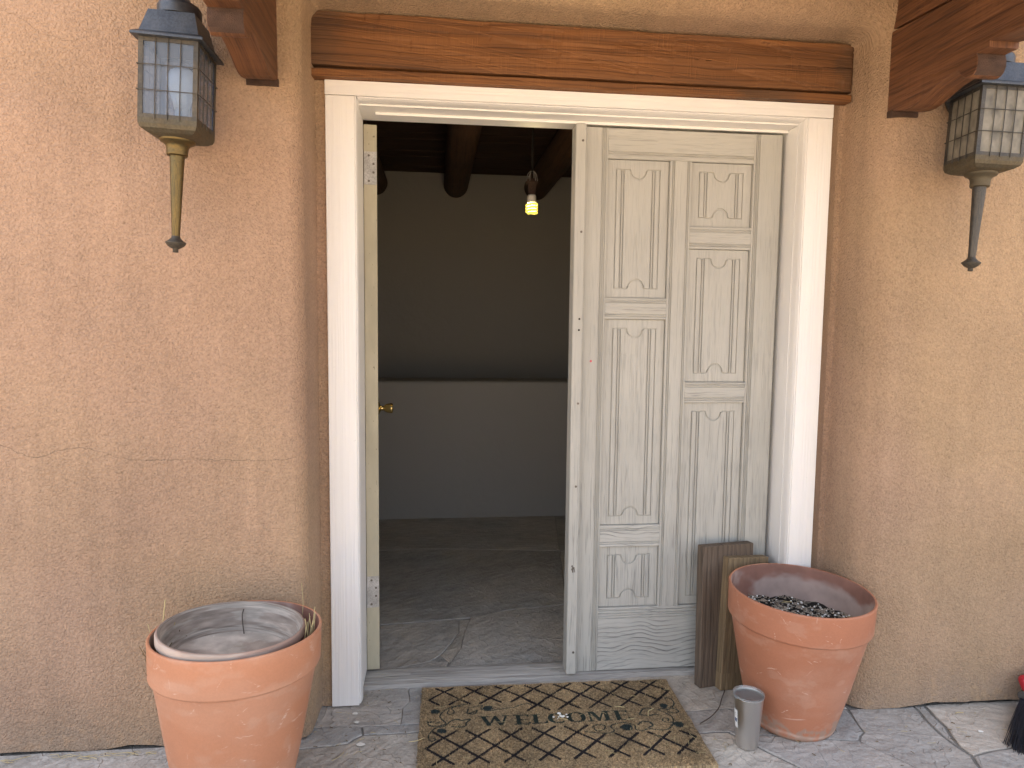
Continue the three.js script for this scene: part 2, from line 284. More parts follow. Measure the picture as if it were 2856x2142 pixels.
// metals and glass
const pat = (s, a, b) => tex(256, 256, (u, v) => { const t = clamp(fbm(u * 6, v * 6, s, 5, 6, 6) * 1.7 - 0.35), f = 0.8 + 0.4 * vn(u * 60, v * 60, s + 2, 60, 60); return [lerp(a[0], b[0], t) * f, lerp(a[1], b[1], t) * f, lerp(a[2], b[2], t) * f]; }, true, [5, 5]);
M.brass = mat({ map: pat(130, [0.185, 0.135, 0.055], [0.10, 0.083, 0.046]), metalness: 0.85, roughness: 0.42 });
M.bronze = mat({ map: pat(133, [0.07, 0.069, 0.066], [0.125, 0.108, 0.082]), metalness: 0.6, roughness: 0.55 });
M.bronzeRoof = mat({ map: pat(136, [0.062, 0.074, 0.094], [0.098, 0.108, 0.124]), metalness: 0.55, roughness: 0.4 });
M.verdigris = mat({ map: pat(138, [0.10, 0.078, 0.047], [0.105, 0.096, 0.07]), metalness: 0.5, roughness: 0.6 });
M.darkBronze = mat({ map: pat(139, [0.06, 0.062, 0.065], [0.1, 0.095, 0.085]), metalness: 0.6, roughness: 0.5 });
M.glass = phys({ color: rgb(0.69, 0.75, 0.83), roughness: 0.04, transmission: 0.93, thickness: 0, ior: 1.52, specularIntensity: 1 });
M.glassDirty = phys({ map: tex(256, 256, (u, v) => { const t = fbm(u * 9, v * 6, 141, 5, 9, 6), f = 0.25 + t * 1.3; return [0.40 * f, 0.385 * f, 0.325 * f]; }, true, [5, 5]), roughness: 0.4, transmission: 0.55, thickness: 0, ior: 1.5 });
M.frostBulb = phys({ color: rgb(0.86, 0.86, 0.85), roughness: 0.35, clearcoat: 0.6, clearcoatRoughness: 0.15 });
M.steel = phys({ color: rgb(0.66, 0.65, 0.635), metalness: 1, roughness: 0.33, anisotropy: 0.6, bumpMap: tex(512, 64, (u, v) => vn(u * 7, v * 60, 150, 7, 60), false, [1, 4]), bumpScale: 0.00012 });
M.steelDull = mat({ color: rgb(0.46, 0.455, 0.44), metalness: 1, roughness: 0.45 });
M.lid = phys({ color: rgb(0.80, 0.82, 0.82), roughness: 0.08, transmission: 0.85, thickness: 0, ior: 1.49 });
M.zinc = mat({ map: pat(155, [0.52, 0.51, 0.49], [0.36, 0.35, 0.33]), metalness: 0.35, roughness: 0.5 });
M.screw = mat({ color: rgb(0.16, 0.14, 0.12), metalness: 0.7, roughness: 0.5 });
M.polished = mat({ color: rgb(0.75, 0.55, 0.22), metalness: 1, roughness: 0.14 });
M.hole = mat({ color: rgb(0.02, 0.018, 0.016), roughness: 1 });
M.straw = mat({ color: rgb(0.52, 0.42, 0.22), roughness: 0.8 });
M.strawDark = mat({ color: rgb(0.17, 0.12, 0.06), roughness: 0.9 });
M.chip = mat({ color: rgb(0.78, 0.76, 0.70), roughness: 0.8 });
M.twig = mat({ color: rgb(0.11, 0.085, 0.07), roughness: 0.9 });

// ------------------------------------------------------------------ the ground and the porch floor
const ground = part('ground', uvBox(new THREE.PlaneGeometry(600, 600, 1, 1).rotateX(-Math.PI / 2).translate(0, -0.06, 0), 'z'), M.gravel);
tag(ground, 'pale tan gravel yard in front of the house', 'ground', null, 'structure');

const porch = thing('porch_floor', 'grey flagstone porch floor in front of the doorway', 'floor', [0, 0, 0], null, 'structure');
part('mortar_bed', uvBox(box(-4.2, 5.2, -0.2, -0.0045, -0.12, 2.5)), M.mortar, porch);
function stone(poly, i, parent, top = 0, shrink = 0.0032) {
  const s = shape(poly.map(([x, z]) => [x, -z]));
  const cx = poly.reduce((a, p) => a + p[0], 0) / poly.length, cz = poly.reduce((a, p) => a + p[1], 0) / poly.length;
  let g = new THREE.ExtrudeGeometry(s, { depth: 0.03, bevelEnabled: true, bevelThickness: 0.003, bevelSize: 0.0022, bevelOffset: -shrink, bevelSegments: 2 });
  g.rotateX(-Math.PI / 2); g.translate(0, -0.033 + top + 0.0014 * Math.sin(i * 2.3), 0);
  g = uvBox(g, 'z');
  const uv = g.attributes.uv, a = Math.sin(i * 12.9) * 0.9;
  for (let k = 0; k < uv.count; k++) { const x = uv.getX(k) - cx, y = uv.getY(k) - cz; uv.setXY(k, (x * Math.cos(a) - y * Math.sin(a)) * 1.1 + i * 0.37, (x * Math.sin(a) + y * Math.cos(a)) * 1.1 + i * 0.61); }
  return part('flagstone', g, slateM[i % 3], parent);
}
function rough(poly, step = 0.035, amp = 0.0035) {                    // broken edges
  const out = [];
  poly.forEach((a, i) => {
    const b = poly[(i + 1) % poly.length], L = Math.hypot(b[0] - a[0], b[1] - a[1]), n = Math.max(1, Math.min(14, Math.round(L / step)));
    for (let k = 0; k < n; k++) { const t = k / n, x = lerp(a[0], b[0], t), y = lerp(a[1], b[1], t); out.push([x + (vn(x * 31, y * 31, 7) - 0.5) * 2 * amp, y + (vn(x * 31, y * 31, 8) - 0.5) * 2 * amp]); }
  });
  return out;
}
const stones = [
  [[-0.05, -0.118], [0.262, -0.118], [0.270, -0.02], [0.248, 0.02], [0.243, 0.117], [0.113, 0.116], [0.033, 0.11], [-0.05, 0.11]],
  [[0.262, -0.118], [0.75, -0.118], [0.75, 0.122], [0.306, 0.119], [0.243, 0.117], [0.248, 0.02], [0.270, -0.02]],
  [[0.75, -0.118], [1.82, -0.118], [1.82, 0.165], [1.62, 0.148], [1.39, 0.124], [1.25, 0.124], [0.75, 0.122]],
  [[-0.36, 0.172], [-0.06, 0.165], [-0.045, 0.116], [0.033, 0.114], [0.111, 0.120], [0.120, 0.163], [0.08, 0.204], [0.036, 0.213], [-0.041, 0.219], [-0.36, 0.238]],
  [[0.117, 0.120], [0.243, 0.121], [0.306, 0.124], [0.75, 0.127], [0.75, 0.21], [0.307, 0.165], [0.124, 0.162]],
  [[-0.36, 0.242], [-0.041, 0.223], [0.036, 0.217], [0.08, 0.208], [0.123, 0.167], [0.307, 0.169], [0.75, 0.214], [0.75, 0.9], [0.2, 0.95], [-0.36, 0.9]],
  [[-1.5, 0.172], [-0.36, 0.172], [-0.36, 0.238], [-0.37, 0.9], [-1.5, 0.86]],
  [[0.75, 0.127], [1.25, 0.129], [1.39, 0.129], [1.61, 0.153], [1.81, 0.172], [1.80, 0.24], [1.79, 0.302], [1.741, 0.345], [1.665, 0.333], [1.5, 0.298], [1.33, 0.258], [1.25, 0.254], [0.75, 0.25]],
  [[0.75, 0.256], [1.25, 0.260], [1.33, 0.265], [1.395, 0.357], [1.474, 0.456], [1.55, 0.70], [1.2, 0.9], [0.75, 0.9]],
  [[1.338, 0.265], [1.5, 0.304], [1.665, 0.340], [1.74, 0.352], [1.794, 0.434], [1.9, 0.6], [1.95, 1.0], [1.557, 0.70], [1.481, 0.455], [1.402, 0.355]],
  [[1.822, 0.172], [2.064, 0.172], [2.039, 0.30], [2.040, 0.406], [2.051, 0.454], [2.0, 0.6], [1.91, 0.6], [1.7975, 0.434], [1.745, 0.3495], [1.7935, 0.304], [1.803, 0.24]],
  [[2.113, 0.172], [2.6, 0.172], [3.3, 0.172], [3.3, 0.36], [2.5, 0.40], [2.134, 0.437], [2.062, 0.452], [2.054, 0.41], [2.068, 0.368], [2.09, 0.309]],
  [[2.058, 0.460], [2.14, 0.445], [2.5, 0.408], [3.3, 0.368], [3.3, 1.1], [1.98, 1.1], [1.956, 1.0], [1.908, 0.61], [2.003, 0.61]],
  [[2.072, 0.172], [2.104, 0.172], [2.082, 0.305], [2.06, 0.365], [2.048, 0.40], [2.047, 0.30]],
];
stones.forEach((p, i) => stone(rough(p), i, porch));
for (let i = 0; i < 9; i++) for (let j = 0; j < 2; j++) {             // the rows towards the yard
  const x0 = -3.4 + i * 0.9 + j * 0.3, z0 = 1.12 + j * 0.66;
  stone([[x0 + 0.01, z0], [x0 + 0.88, z0 + 0.01], [x0 + 0.89, z0 + 0.64], [x0 + 0.02, z0 + 0.65]], 30 + i * 2 + j, porch);
}

// ------------------------------------------------------------------ the house wall with its recessed doorway
const WZ = 0.179, XL = -0.042, XR = 1.812, YT = 2.345, Z0 = -0.012;
const rad = (x) => lerp(0.045, 0.095, sstep(0.3, 1.5, x));
function nicheSD(x, y) {                                               // signed distance outside the recess
  const dx = Math.max(XL - x, x - XR), dy = y - YT, r = 0.05;
  const qx = dx + r, qy = dy + r;
  return Math.min(Math.max(qx, qy), 0) + Math.hypot(Math.max(qx, 0), Math.max(qy, 0)) - r;
}
function wallZ(x, y) {
  const s = nicheSD(x, y), r = rad(x);
  let z;
  if (s >= r) z = WZ; else if (s > 0) z = WZ - (r - Math.sqrt(Math.max(0, r * r - (r - s) * (r - s)))); else if (s > -0.008) z = lerp(WZ - r, Z0, sstep(0, 0.008, -s)); else z = Z0;
  const a = (fbm(x * 2.1 + 3, y * 2.1, 201, 3) - 0.5) * 0.034 + (fbm(x * 7 + y * 2, y * 5 - x, 205, 3) - 0.5) * 0.011;
  return z + a * (s > -0.004 ? sstep(0, 0.25, s) * 0.85 + 0.15 : 0.12) + (y < 0.05 ? (vn(x * 26, 1, 209) - 0.5) * 0.006 : 0);
}
{
  const S = [-0.03, -0.012, -0.008, -0.006, -0.004, -0.002, 0, 0.0008, 0.0025, 0.005, 0.009, 0.014, 0.02, 0.028, 0.037, 0.047, 0.058, 0.072, 0.088, 0.105];
  const grid = (a, b, d) => { const o = []; for (let x = a; x < b; x += d) o.push(x); return o; };
  const clean = (l) => { l = [...new Set(l.map((v) => Math.round(v * 1e4) / 1e4))].sort((a, b) => a - b); return l; };
  const xs = clean([...grid(-4.2, -1.3, 0.25), ...grid(-1.3, XL - 0.12, 0.025), ...S.map((s) => XL - s), -0.004, 0.004, 0.03, 0.05, ...grid(0.1, 1.7, 0.04), 1.70, 1.72, 1.75, 1.76, ...S.map((s) => XR + s), ...grid(XR + 0.12, 2.8, 0.025), ...grid(2.8, 5.21, 0.25), 5.2]);
  const ys = clean([0.005, 0.015, 0.03, ...grid(0.05, 2.1, 0.03), 2.1, ...grid(2.13, YT - 0.035, 0.03), ...S.map((s) => YT + s), ...grid(YT + 0.12, 2.8, 0.03), 2.9, 3.0, 3.2, 3.5]);
  const pos = [], uv = [], idx = [], nx = xs.length;
  for (const y0 of ys) for (const x of xs) {
    const y = y0 < 0.006 ? y0 + Math.max(-0.006, (fbm(x * 7, 5, 215, 4) - 0.42) * 0.034) : y0, z = wallZ(x, y); pos.push(x, y, z);
    const qx = Math.max(0, Math.max(XL - x, x - XR) + 0.05), qy = Math.max(0, y - YT + 0.05), ql = Math.hypot(qx, qy) || 1;
    const u = x + (x < 0.9 ? WZ - z : z - WZ) * (qx / ql), v = y + (z - WZ) * (qy / ql);
    uv.push((u - WX0) / WW, (v - WY0) / WH);
  }
  for (let j = 0; j + 1 < ys.length; j++) for (let i = 0; i + 1 < nx; i++) {
    if (xs[i] >= 0.029 && xs[i + 1] <= 1.721 && ys[j + 1] <= 2.131) continue;
    const a = j * nx + i; idx.push(a, a + 1, a + nx + 1, a, a + nx + 1, a + nx);
  }
  const g = new THREE.BufferGeometry();
  g.setAttribute('position', new THREE.Float32BufferAttribute(pos, 3)); g.setAttribute('uv', new THREE.Float32BufferAttribute(uv, 2)); g.setIndex(idx); g.computeVertexNormals();
  const wall = thing('adobe_wall', 'tan sand-finished stucco wall around the recessed double doorway', 'wall', [0, 0, 0], null, 'structure');
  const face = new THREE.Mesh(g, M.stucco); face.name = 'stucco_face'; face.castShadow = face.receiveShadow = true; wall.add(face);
  part('masonry', [box(-4.2, 0.06, -0.02, 3.5, -0.32, -0.04), box(1.69, 5.2, -0.02, 3.5, -0.32, -0.04), box(0.06, 1.69, 2.12, 3.5, -0.32, -0.04), box(-4.2, -4.15, -0.02, 3.5, -0.04, 0.15), box(5.15, 5.2, -0.02, 3.5, -0.04, 0.15), box(-4.2, 5.2, 3.44, 3.5, -0.04, 0.15)], M.houseStucco, wall);
}
// the rest of the house keeps the sun off the porch and closes the room
const house = thing('house_body', 'flat roofed adobe house volume behind the entrance wall', 'house', [0, 0, 0], null, 'structure');
part('roof', box(-4.2, 5.2, 2.66, 2.9, -6, -0.32), M.houseStucco, house);
part('parapet', [box(-4.2, 5.2, 2.9, 3.5, -6, -5.7), box(-4.2, -3.9, 2.9, 3.5, -5.7, -0.32), box(4.9, 5.2, 2.9, 3.5, -5.7, -0.32)], M.houseStucco, house);
part('outer_wall', [box(-4.2, 5.2, 0, 2.66, -6, -5.7), box(-4.2, -3.9, 0, 2.66, -5.7, -0.32), box(4.9, 5.2, 0, 2.66, -5.7, -0.32)], M.houseStucco, house);

// ------------------------------------------------------------------ the dark room behind the doorway
const room = thing('room_wall', 'white plaster half wall with a deeper wall behind it in the dim room', 'wall', [0, 0, 0], null, 'structure');
{
  const pr = [[-2.35, 0], [-2.35, 0.935], [-2.353, 0.95], [-2.362, 0.958], [-2.375, 0.961], [-2.62, 0.963], [-2.62, 0]];
  part('half_wall', uvBox(slabX(pr, -1.4, 2.9), 'y'), M.plaster, room);
  part('upper_wall', uvBox(box(-1.4, 2.9, 0, 2.62, -3.5, -3.3), 'y'), M.plaster, room);
  part('side_wall', [uvBox(box(-1.6, -1.4, 0, 2.62, -3.5, -0.32), 'y'), uvBox(box(2.9, 3.1, 0, 2.62, -3.5, -0.32), 'y')], M.plaster, room);
}
const rfloor = thing('room_floor', 'dusty dark slate floor of the room inside', 'floor', [0, 0, 0], null, 'structure');
part('mortar_bed', box(-1.4, 2.9, -0.2, -0.006, -3.3, -0.23), M.mortar, rfloor);
[
  [[-1.4, -0.235], [0.15, -0.25], [0.332, -0.312], [0.380, -0.362], [0.46, -0.568], [0.464, -0.69], [0.1, -0.66], [-1.4, -0.72]],
  [[0.16, -0.245], [0.40, -0.235], [0.415, -0.292], [0.338, -0.309]],
  [[0.386, -0.358], [0.420, -0.296], [0.466, -0.419], [0.488, -0.563], [0.517, -0.69], [0.468, -0.695], [0.466, -0.566]],
  [[0.405, -0.233], [1.3, -0.233], [2.9, -0.235], [2.9, -0.86], [1.4, -0.85], [0.993, -0.815], [0.697, -0.770], [0.523, -0.716], [0.493, -0.563], [0.472, -0.419]],
  [[-1.4, -0.725], [0.1, -0.665], [0.47, -0.70], [0.582, -0.722], [0.697, -0.777], [0.993, -0.822], [1.1, -1.6], [0.3, -1.7], [-1.4, -1.62]],
  [[1.0, -0.822], [1.4, -0.857], [2.9, -0.867], [2.9, -1.7], [1.106, -1.6]],
  [[-1.4, -1.626], [0.3, -1.706], [1.1, -1.606], [1.2, -2.349], [-1.4, -2.349]],
  [[1.106, -1.606], [2.9, -1.706], [2.9, -2.349], [1.206, -2.349]],
].forEach((p, i) => stone(rough(p, 0.09, 0.004), i + 60, rfloor, i === 2 ? -0.003 : 0, 0.0018));
const ceil = thing('plank_ceiling', 'dark brown plank ceiling above the log beams', 'ceiling', [0, 0, 0], null, 'structure');
for (let i = 0; i < 20; i++) part('plank', uvBox(box(-1.6, 3.1, 2.567 + 0.002 * (i % 3), 2.605, -3.4 + i * 0.154, -3.4 + i * 0.154 + 0.151, 0.003), 'x', i * 0.31, i * 0.77), M.plank, ceil);
part('backing', box(-1.6, 3.1, 2.606, 2.64, -3.5, -0.32), M.plank, ceil);
[[-0.127, 'log ceiling beam showing just its end beside the open door'], [0.518, 'log ceiling beam in the middle of the dark opening'], [1.172, 'log ceiling beam behind the hanging light bulb']].forEach(([x, label]) => {
  const g = new THREE.CylinderGeometry(0.095, 0.099, 2.96, 28, 16, true).rotateX(Math.PI / 2);
  const p = g.attributes.position;
  for (let i = 0; i < p.count; i++) { const a = Math.atan2(p.getY(i), p.getX(i)), k = 1 + 0.05 * (vn(a * 1.2 + 9, p.getZ(i) * 2 + x * 5, 301) - 0.5); p.setXY(i, p.getX(i) * k, p.getY(i) * k); }
  g.computeVertexNormals();
  const uv = g.attributes.uv; for (let i = 0; i < uv.count; i++) uv.setXY(i, uv.getX(i) * 0.5, uv.getY(i) * 2.9);
  const o = thing('ceiling_beam', label, 'ceiling beam', [x, 2.472, -1.81], 'log beams under the room ceiling');
  part('log', g, M.viga, o); part('end_cap', new THREE.CircleGeometry(0.097, 24).translate(0, 0, 1.48), M.endGrain, o);
});

// pendant bulb
{
  const o = thing('pendant_light', 'lit spiral bulb hanging on a cord in the dark room', 'lamp', [0.807, 1.893, -0.9]);
  part('cord', [tube([V(0, 0.12, 0), V(0.003, 0.25, 0), V(-0.001, 0.47, 0), V(0, 0.673, 0)], 0.0028, 16), tube([V(0.004, 0.12, 0.003), V(-0.004, 0.24, 0.004), V(0.006, 0.44, 0.002), V(0.002, 0.673, 0)], 0.0022, 16)], M.hole, o);
  part('socket', lathe([[0, 0.14], [0.016, 0.14], [0.027, 0.128], [0.027, 0.12], [0.02, 0.112], [0.017, 0.068], [0, 0.068]], 24), M.endGrain, o);
  const cage = []; for (let k = 0; k < 6; k++) { const a = k / 6 * 6.283, c = Math.cos(a), s = Math.sin(a); cage.push(tube([V(c * 0.006, 0.176, s * 0.006), V(c * 0.018, 0.165, s * 0.018), V(c * 0.024, 0.145, s * 0.024), V(c * 0.026, 0.126, s * 0.026)], 0.0014, 8, 5)); }
  part('cage', cage, M.zinc, o);
  part('bulb_base', lathe([[0, 0.068], [0.017, 0.067], [0.0205, 0.06], [0.0215, 0.034], [0.021, 0.026], [0, 0.025]], 24), mat({ color: rgb(0.72, 0.70, 0.64), roughness: 0.45 }), o);
  const sp = []; for (let i = 0; i <= 90; i++) { const t = i / 90, a = t * 6.283 * 3.4; sp.push(V(Math.cos(a) * 0.0235, 0.024 - t * 0.045, Math.sin(a) * 0.0235)); }
  const glow = mat({ color: rgb(0.5, 0.42, 0.15), emissive: rgb(1, 0.80, 0.10), emissiveIntensity: 0.3, roughness: 0.4 });
  part('bulb_spiral', [new THREE.TubeGeometry(new THREE.CatmullRomCurve3(sp), 200, 0.0062, 8)], glow, o);
  const L = new THREE.PointLight(rgb(1, 0.78, 0.38), 0.06, 0, 2); L.position.set(0.807, 1.893, -0.9); L.shadow.radius = 1.2; L.castShadow = true; scene.add(L);
}

// ------------------------------------------------------------------ timber: lintel, corbels and the porch roof they carry
{
  const o = thing('lintel', 'wide hand-hewn brown timber lintel above the white door frame', 'lintel');
  // main face hewn in shallow facets
  const g = new THREE.BoxGeometry(1.847, 0.162, 0.1, 440, 56, 2); g.translate(0.8855, 2.2525, -0.02);
  const p = g.attributes.position, cuts = [];
  for (let i = 0; i < 70; i++) cuts.push([rr(-0.1, 1.8), rr(2.165, 2.34), rr(-0.26, 0.06), rr(0.08, 0.32), rr(0.010, 0.034), rr(0.002, 0.0065)]);
  for (let i = 0; i < p.count; i++) {
    const x = p.getX(i), y = p.getY(i); let z = p.getZ(i), y2 = y;
    if (z > 0.02) {
      for (const [cx, cy, an, len, wd, dp] of cuts) { const dx = x - cx, dy = y - cy, a = dx * Math.cos(an) + dy * Math.sin(an), b = -dx * Math.sin(an) + dy * Math.cos(an); if (a > 0 && a < len && Math.abs(b) < wd) z -= dp * (a / len) * (0.55 + 0.45 * b / wd); }
      z += (fbm(x * 5, y * 22, 311, 3) - 0.5) * 0.004;
      const e = Math.max(0, x - 1.79) / 0.02; z -= e * e * 0.014; const eb = Math.max(0, 2.186 - y) / 0.016; z -= eb * eb * 0.006;
    }
    y2 += (fbm(x * 4, 1, 313, 2) - 0.5) * 0.006 * (y > 2.33 ? 1 : y < 2.173 ? 0.5 : 0) - (y > 2.25 ? 0.006 * sstep(0.2, 1.8, x) : 0);
    p.setXYZ(i, x, y2, z);
  }
  g.computeVertexNormals();
  part('hewn_face', uvBox(g, 'x', -2.13, 0.05), M.lintel, o);
  part('groove_back', uvBox(box(-0.03, 1.8, 2.158, 2.176, -0.08, 0.0), 'x'), M.lintel, o);
  const g2 = new THREE.BoxGeometry(1.842, 0.024, 0.105, 200, 4, 3); g2.translate(0.879, 2.1475, -0.0245);
  const p2 = g2.attributes.position;
  for (let i = 0; i < p2.count; i++) { const x = p2.getX(i); p2.setXYZ(i, x, p2.getY(i) + (fbm(x * 6, p2.getY(i) > 2.15 ? 3 : 1, 317, 3) - 0.5) * 0.005, p2.getZ(i) + (p2.getZ(i) > 0.02 ? (fbm(x * 9, p2.getY(i) * 40, 319, 3) - 0.5) * 0.007 : 0)); }
  g2.computeVertexNormals();
  part('lower_board', uvBox(g2, 'x', 0.2, 0.4), M.lintel, o);
}
const corbelZY = [[-0.1, 2.34], [-0.1, 2.066], [0.14, 2.066], [0.185, 2.062], [0.215, 2.052], [0.245, 2.046], [0.273, 2.045], [0.30, 2.050], [0.326, 2.059], [0.355, 2.069], [0.385, 2.077], [0.43, 2.084], [0.458, 2.088], [0.466, 2.086], [0.474, 2.076], [0.484, 2.064], [0.497, 2.056], [0.510, 2.054], [0.522, 2.057], [0.532, 2.065], [0.538, 2.078], [0.538, 2.095], [0.533, 2.111], [0.576, 2.111], [0.576, 2.128], [0.605, 2.122], [0.65, 2.119], [0.70, 2.119], [0.76, 2.128], [0.80, 2.142], [0.83, 2.165], [0.845, 2.20], [0.85, 2.27]];
const beamZY = [[-0.1, 2.347], [1.6, 2.223], [1.6, 2.399], [-0.1, 2.52]];
for (const [x0, x1, side] of [[-0.1965, -0.1085, 'left of the doorway by the left lantern'], [1.8488, 1.9368, 'right of the doorway by the right lantern']]) {
  const o = thing('corbel', 'carved scroll-ended timber corbel on the wall ' + side, 'corbel', [0, 0, 0], 'carved corbels under the porch beams');
  const whole = uvBox(slabX(corbelZY, x0, x1, 0.003), 'z', x0, x0), P = whole.attributes.position, N = whole.attributes.normal, ends = [], step = [], rest = [];
  for (let i = 0; i < P.count; i += 3) (N.getZ(i) > 0.62 && P.getZ(i) > 0.5 && P.getZ(i) < 0.56 ? ends : N.getZ(i) > 0.62 && P.getZ(i) > 0.5 && P.getZ(i) < 0.6 ? step : rest).push(i, i + 1, i + 2);
  const pick = (l) => { const g = whole.clone(); g.setIndex(l); return g.toNonIndexed(); };
  part('corbel_body', pick(rest), M.corbel, o); part('scroll_end', pick(ends), M.endGrain, o); part('step_face', pick(step), M.corbel, o);
  part('bearing_pad', uvBox(box(x0 - 0.001, x1 + 0.003, 2.045, 2.0655, 0.1, 0.186), 'x'), M.endGrain, o);
  const b = thing('porch_beam', 'dark timber porch beam lying on the corbel ' + side.replace(/ by .*/, ''), 'beam', [0, 0, 0], 'porch roof beams');
  part('timber', uvBox(slabX(beamZY, x0 + 0.002, x1 - 0.002, 0.003), 'z', x0 + 0.4, 0.3), M.corbel, b);
}
{
  const o = thing('porch_roof', 'board roof of the small entrance porch above the beams', 'roof');
  for (let i = 0; i < 10; i++) {
    const z0 = 0.19 + i * 0.15, y = 2.515 - (z0 - 0.0) * 0.071;
    part('roof_board', uvBox(box(-0.45, 2.2, y, y + 0.03, z0, z0 + 0.147, 0.002), 'x', i * 0.3, i * 0.5), M.plank, o);
  }
  part('roofing', box(-0.5, 2.25, 2.56, 2.60, 0.19, 1.69), M.mortar, o);
}

// ------------------------------------------------------------------ door frame
{
  const o = thing('door_frame', 'white painted door frame around the double doors', 'door frame');
  const T = M.trim;
  part('side_casing', uvBox(box(0, 0.094, 0.006, 2.0865, -0.035, 0, 0.0025)), T, o);
  part('side_casing', uvBox(box(1.663, 1.754, 0.006, 2.0865, -0.035, 0, 0.0025), 'y', 0.3, 0.4), T, o);
  part('head_casing', uvBox(box(-0.001, 1.755, 2.088, 2.1345, -0.035, 0.0015, 0.0025), 'x'), T, o);
  const bead = [[0, -0.03], [0, -0.004], [0.002, -0.002], [0.0045, -0.004], [0.0055, -0.009], [0.0075, -0.016], [0.0085, -0.026], [0.0085, -0.05], [0, -0.05]];
  const bm = (flip, x, y0, y1) => { const g = extrude(bead.map(([a, z]) => [flip ? -a : a, -z]), y1 - y0); g.rotateX(Math.PI / 2); g.scale(1, -1, 1); return g; };
  // bead mouldings: profile swept along each edge
  const sweep = (pts, A, B, inward) => {                                // pts: (inward, z); A to B along the edge
    const n = pts.length, pos = [], idx = [];
    for (const P of [A, B]) for (const [a, z] of pts) pos.push(P[0] + inward[0] * a, P[1] + inward[1] * a, z);
    for (let i = 0; i < n; i++) { const j = (i + 1) % n; idx.push(i, j, n + j, i, n + j, n + i); }
    const g = new THREE.BufferGeometry(); g.setAttribute('position', new THREE.Float32BufferAttribute(pos, 3)); g.setIndex(idx);
    const h = g.toNonIndexed(); h.computeVertexNormals(); return uvBox(h);
  };
  part('bead_moulding', sweep(bead, [0.0942, 0.012], [0.0942, 2.0866], [1, 0]), T, o);
  part('bead_moulding', sweep(bead, [1.6628, 0.012], [1.6628, 2.0866], [-1, 0]), T, o);
  part('bead_moulding', sweep(bead, [0.1025, 2.0868], [1.6545, 2.0868], [0, -1]), T, o);
  part('jamb', uvBox(box(0.055, 0.1005, 0.035, 2.073, -0.20, -0.0505, 0.001)), T, o);
  part('jamb', uvBox(box(1.6525, 1.69, 0.0, 2.073, -0.22, -0.0505, 0.001)), T, o);
  part('head_jamb', uvBox(box(0.055, 1.69, 2.0735, 2.10, -0.22, -0.0505, 0.001), 'x'), T, o);
  part('stop_moulding', uvBox(box(0.1515, 1.651, 2.0635, 2.073, -0.122, -0.113, 0.001), 'x'), T, o);
}
{
  const o = thing('threshold', 'worn grey wooden threshold under the double doors', 'threshold');
  const g = new THREE.BoxGeometry(1.59, 0.03, 0.125, 160, 3, 12); g.translate(0.856, 0.0075, -0.1775);
  const p = g.attributes.position;
  for (let i = 0; i < p.count; i++) { const x = p.getX(i), z = p.getZ(i), y = p.getY(i); p.setXYZ(i, x, y + (y > 0.01 ? (fbm(x * 4, z * 50, 331, 3) - 0.5) * 0.006 - sstep(-0.15, -0.115, z) * 0.006 - sstep(-0.21, -0.24, z) * 0.012 : 0), z + (z > -0.13 ? (fbm(x * 14, 2, 333, 3) - 0.5) * 0.012 : 0)); }
  g.computeVertexNormals();
  part('sill_board', uvBox(g, 'x'), mat({ map: lumber(335, [0.46, 0.44, 0.41], [0.22, 0.205, 0.19]), bumpMap: timberBump, bumpScale: 0.002, roughness: 0.85 }), o);
}

// ------------------------------------------------------------------ right-hand door leaf, closed
const DZ = -0.125;
function grooved(w, len, grooves, thick = 0.045) {                    // face in +z, from 0 to w; V grooves at the given places
  const pts = [[0, -thick], [0, -0.0015], [0.0015, 0]];
  for (const gx of grooves) pts.push([gx - 0.0024, 0], [gx - 0.0012, -0.0042], [gx + 0.0012, -0.0042], [gx + 0.0024, 0]);
  pts.push([w - 0.0015, 0], [w, -0.0015], [w, -thick]);
  const g = extrude(pts.map(([a, b]) => [a, b]), len);                  // profile in xy, along z
  g.rotateX(-Math.PI / 2);                                             // profile y -> -z, length -> y
  g.scale(1, 1, -1);
  const ix = g.index; if (ix) g.setIndex([...ix.array].reverse()); else { const p = g.attributes.position.array; for (let i = 0; i < p.length; i += 9) for (let k = 0; k < 3; k++) { const t = p[i + k]; p[i + k] = p[i + 6 + k]; p[i + 6 + k] = t; } }
  g.computeVertexNormals();
  return g;
}
const stile = (x0, x1, y0, y1, gr, z = DZ) => uvBox(grooved(x1 - x0, y1 - y0, gr).translate(x0, y0, z), 'y', x0 * 3.1, 0);
const railG = (x0, x1, y0, y1, gr, z = DZ) => { const g = grooved(y1 - y0, x1 - x0, gr); g.applyMatrix4(new THREE.Matrix4().makeBasis(V(0, 1, 0), V(1, 0, 0), V(0, 0, 1))); const p = g.attributes.position.array; for (let i = 0; i < p.length; i += 9) for (let k = 0; k < 3; k++) { const t = p[i + k]; p[i + k] = p[i + 6 + k]; p[i + 6 + k] = t; } g.computeVertexNormals(); return g.translate(x0, y0, z); };
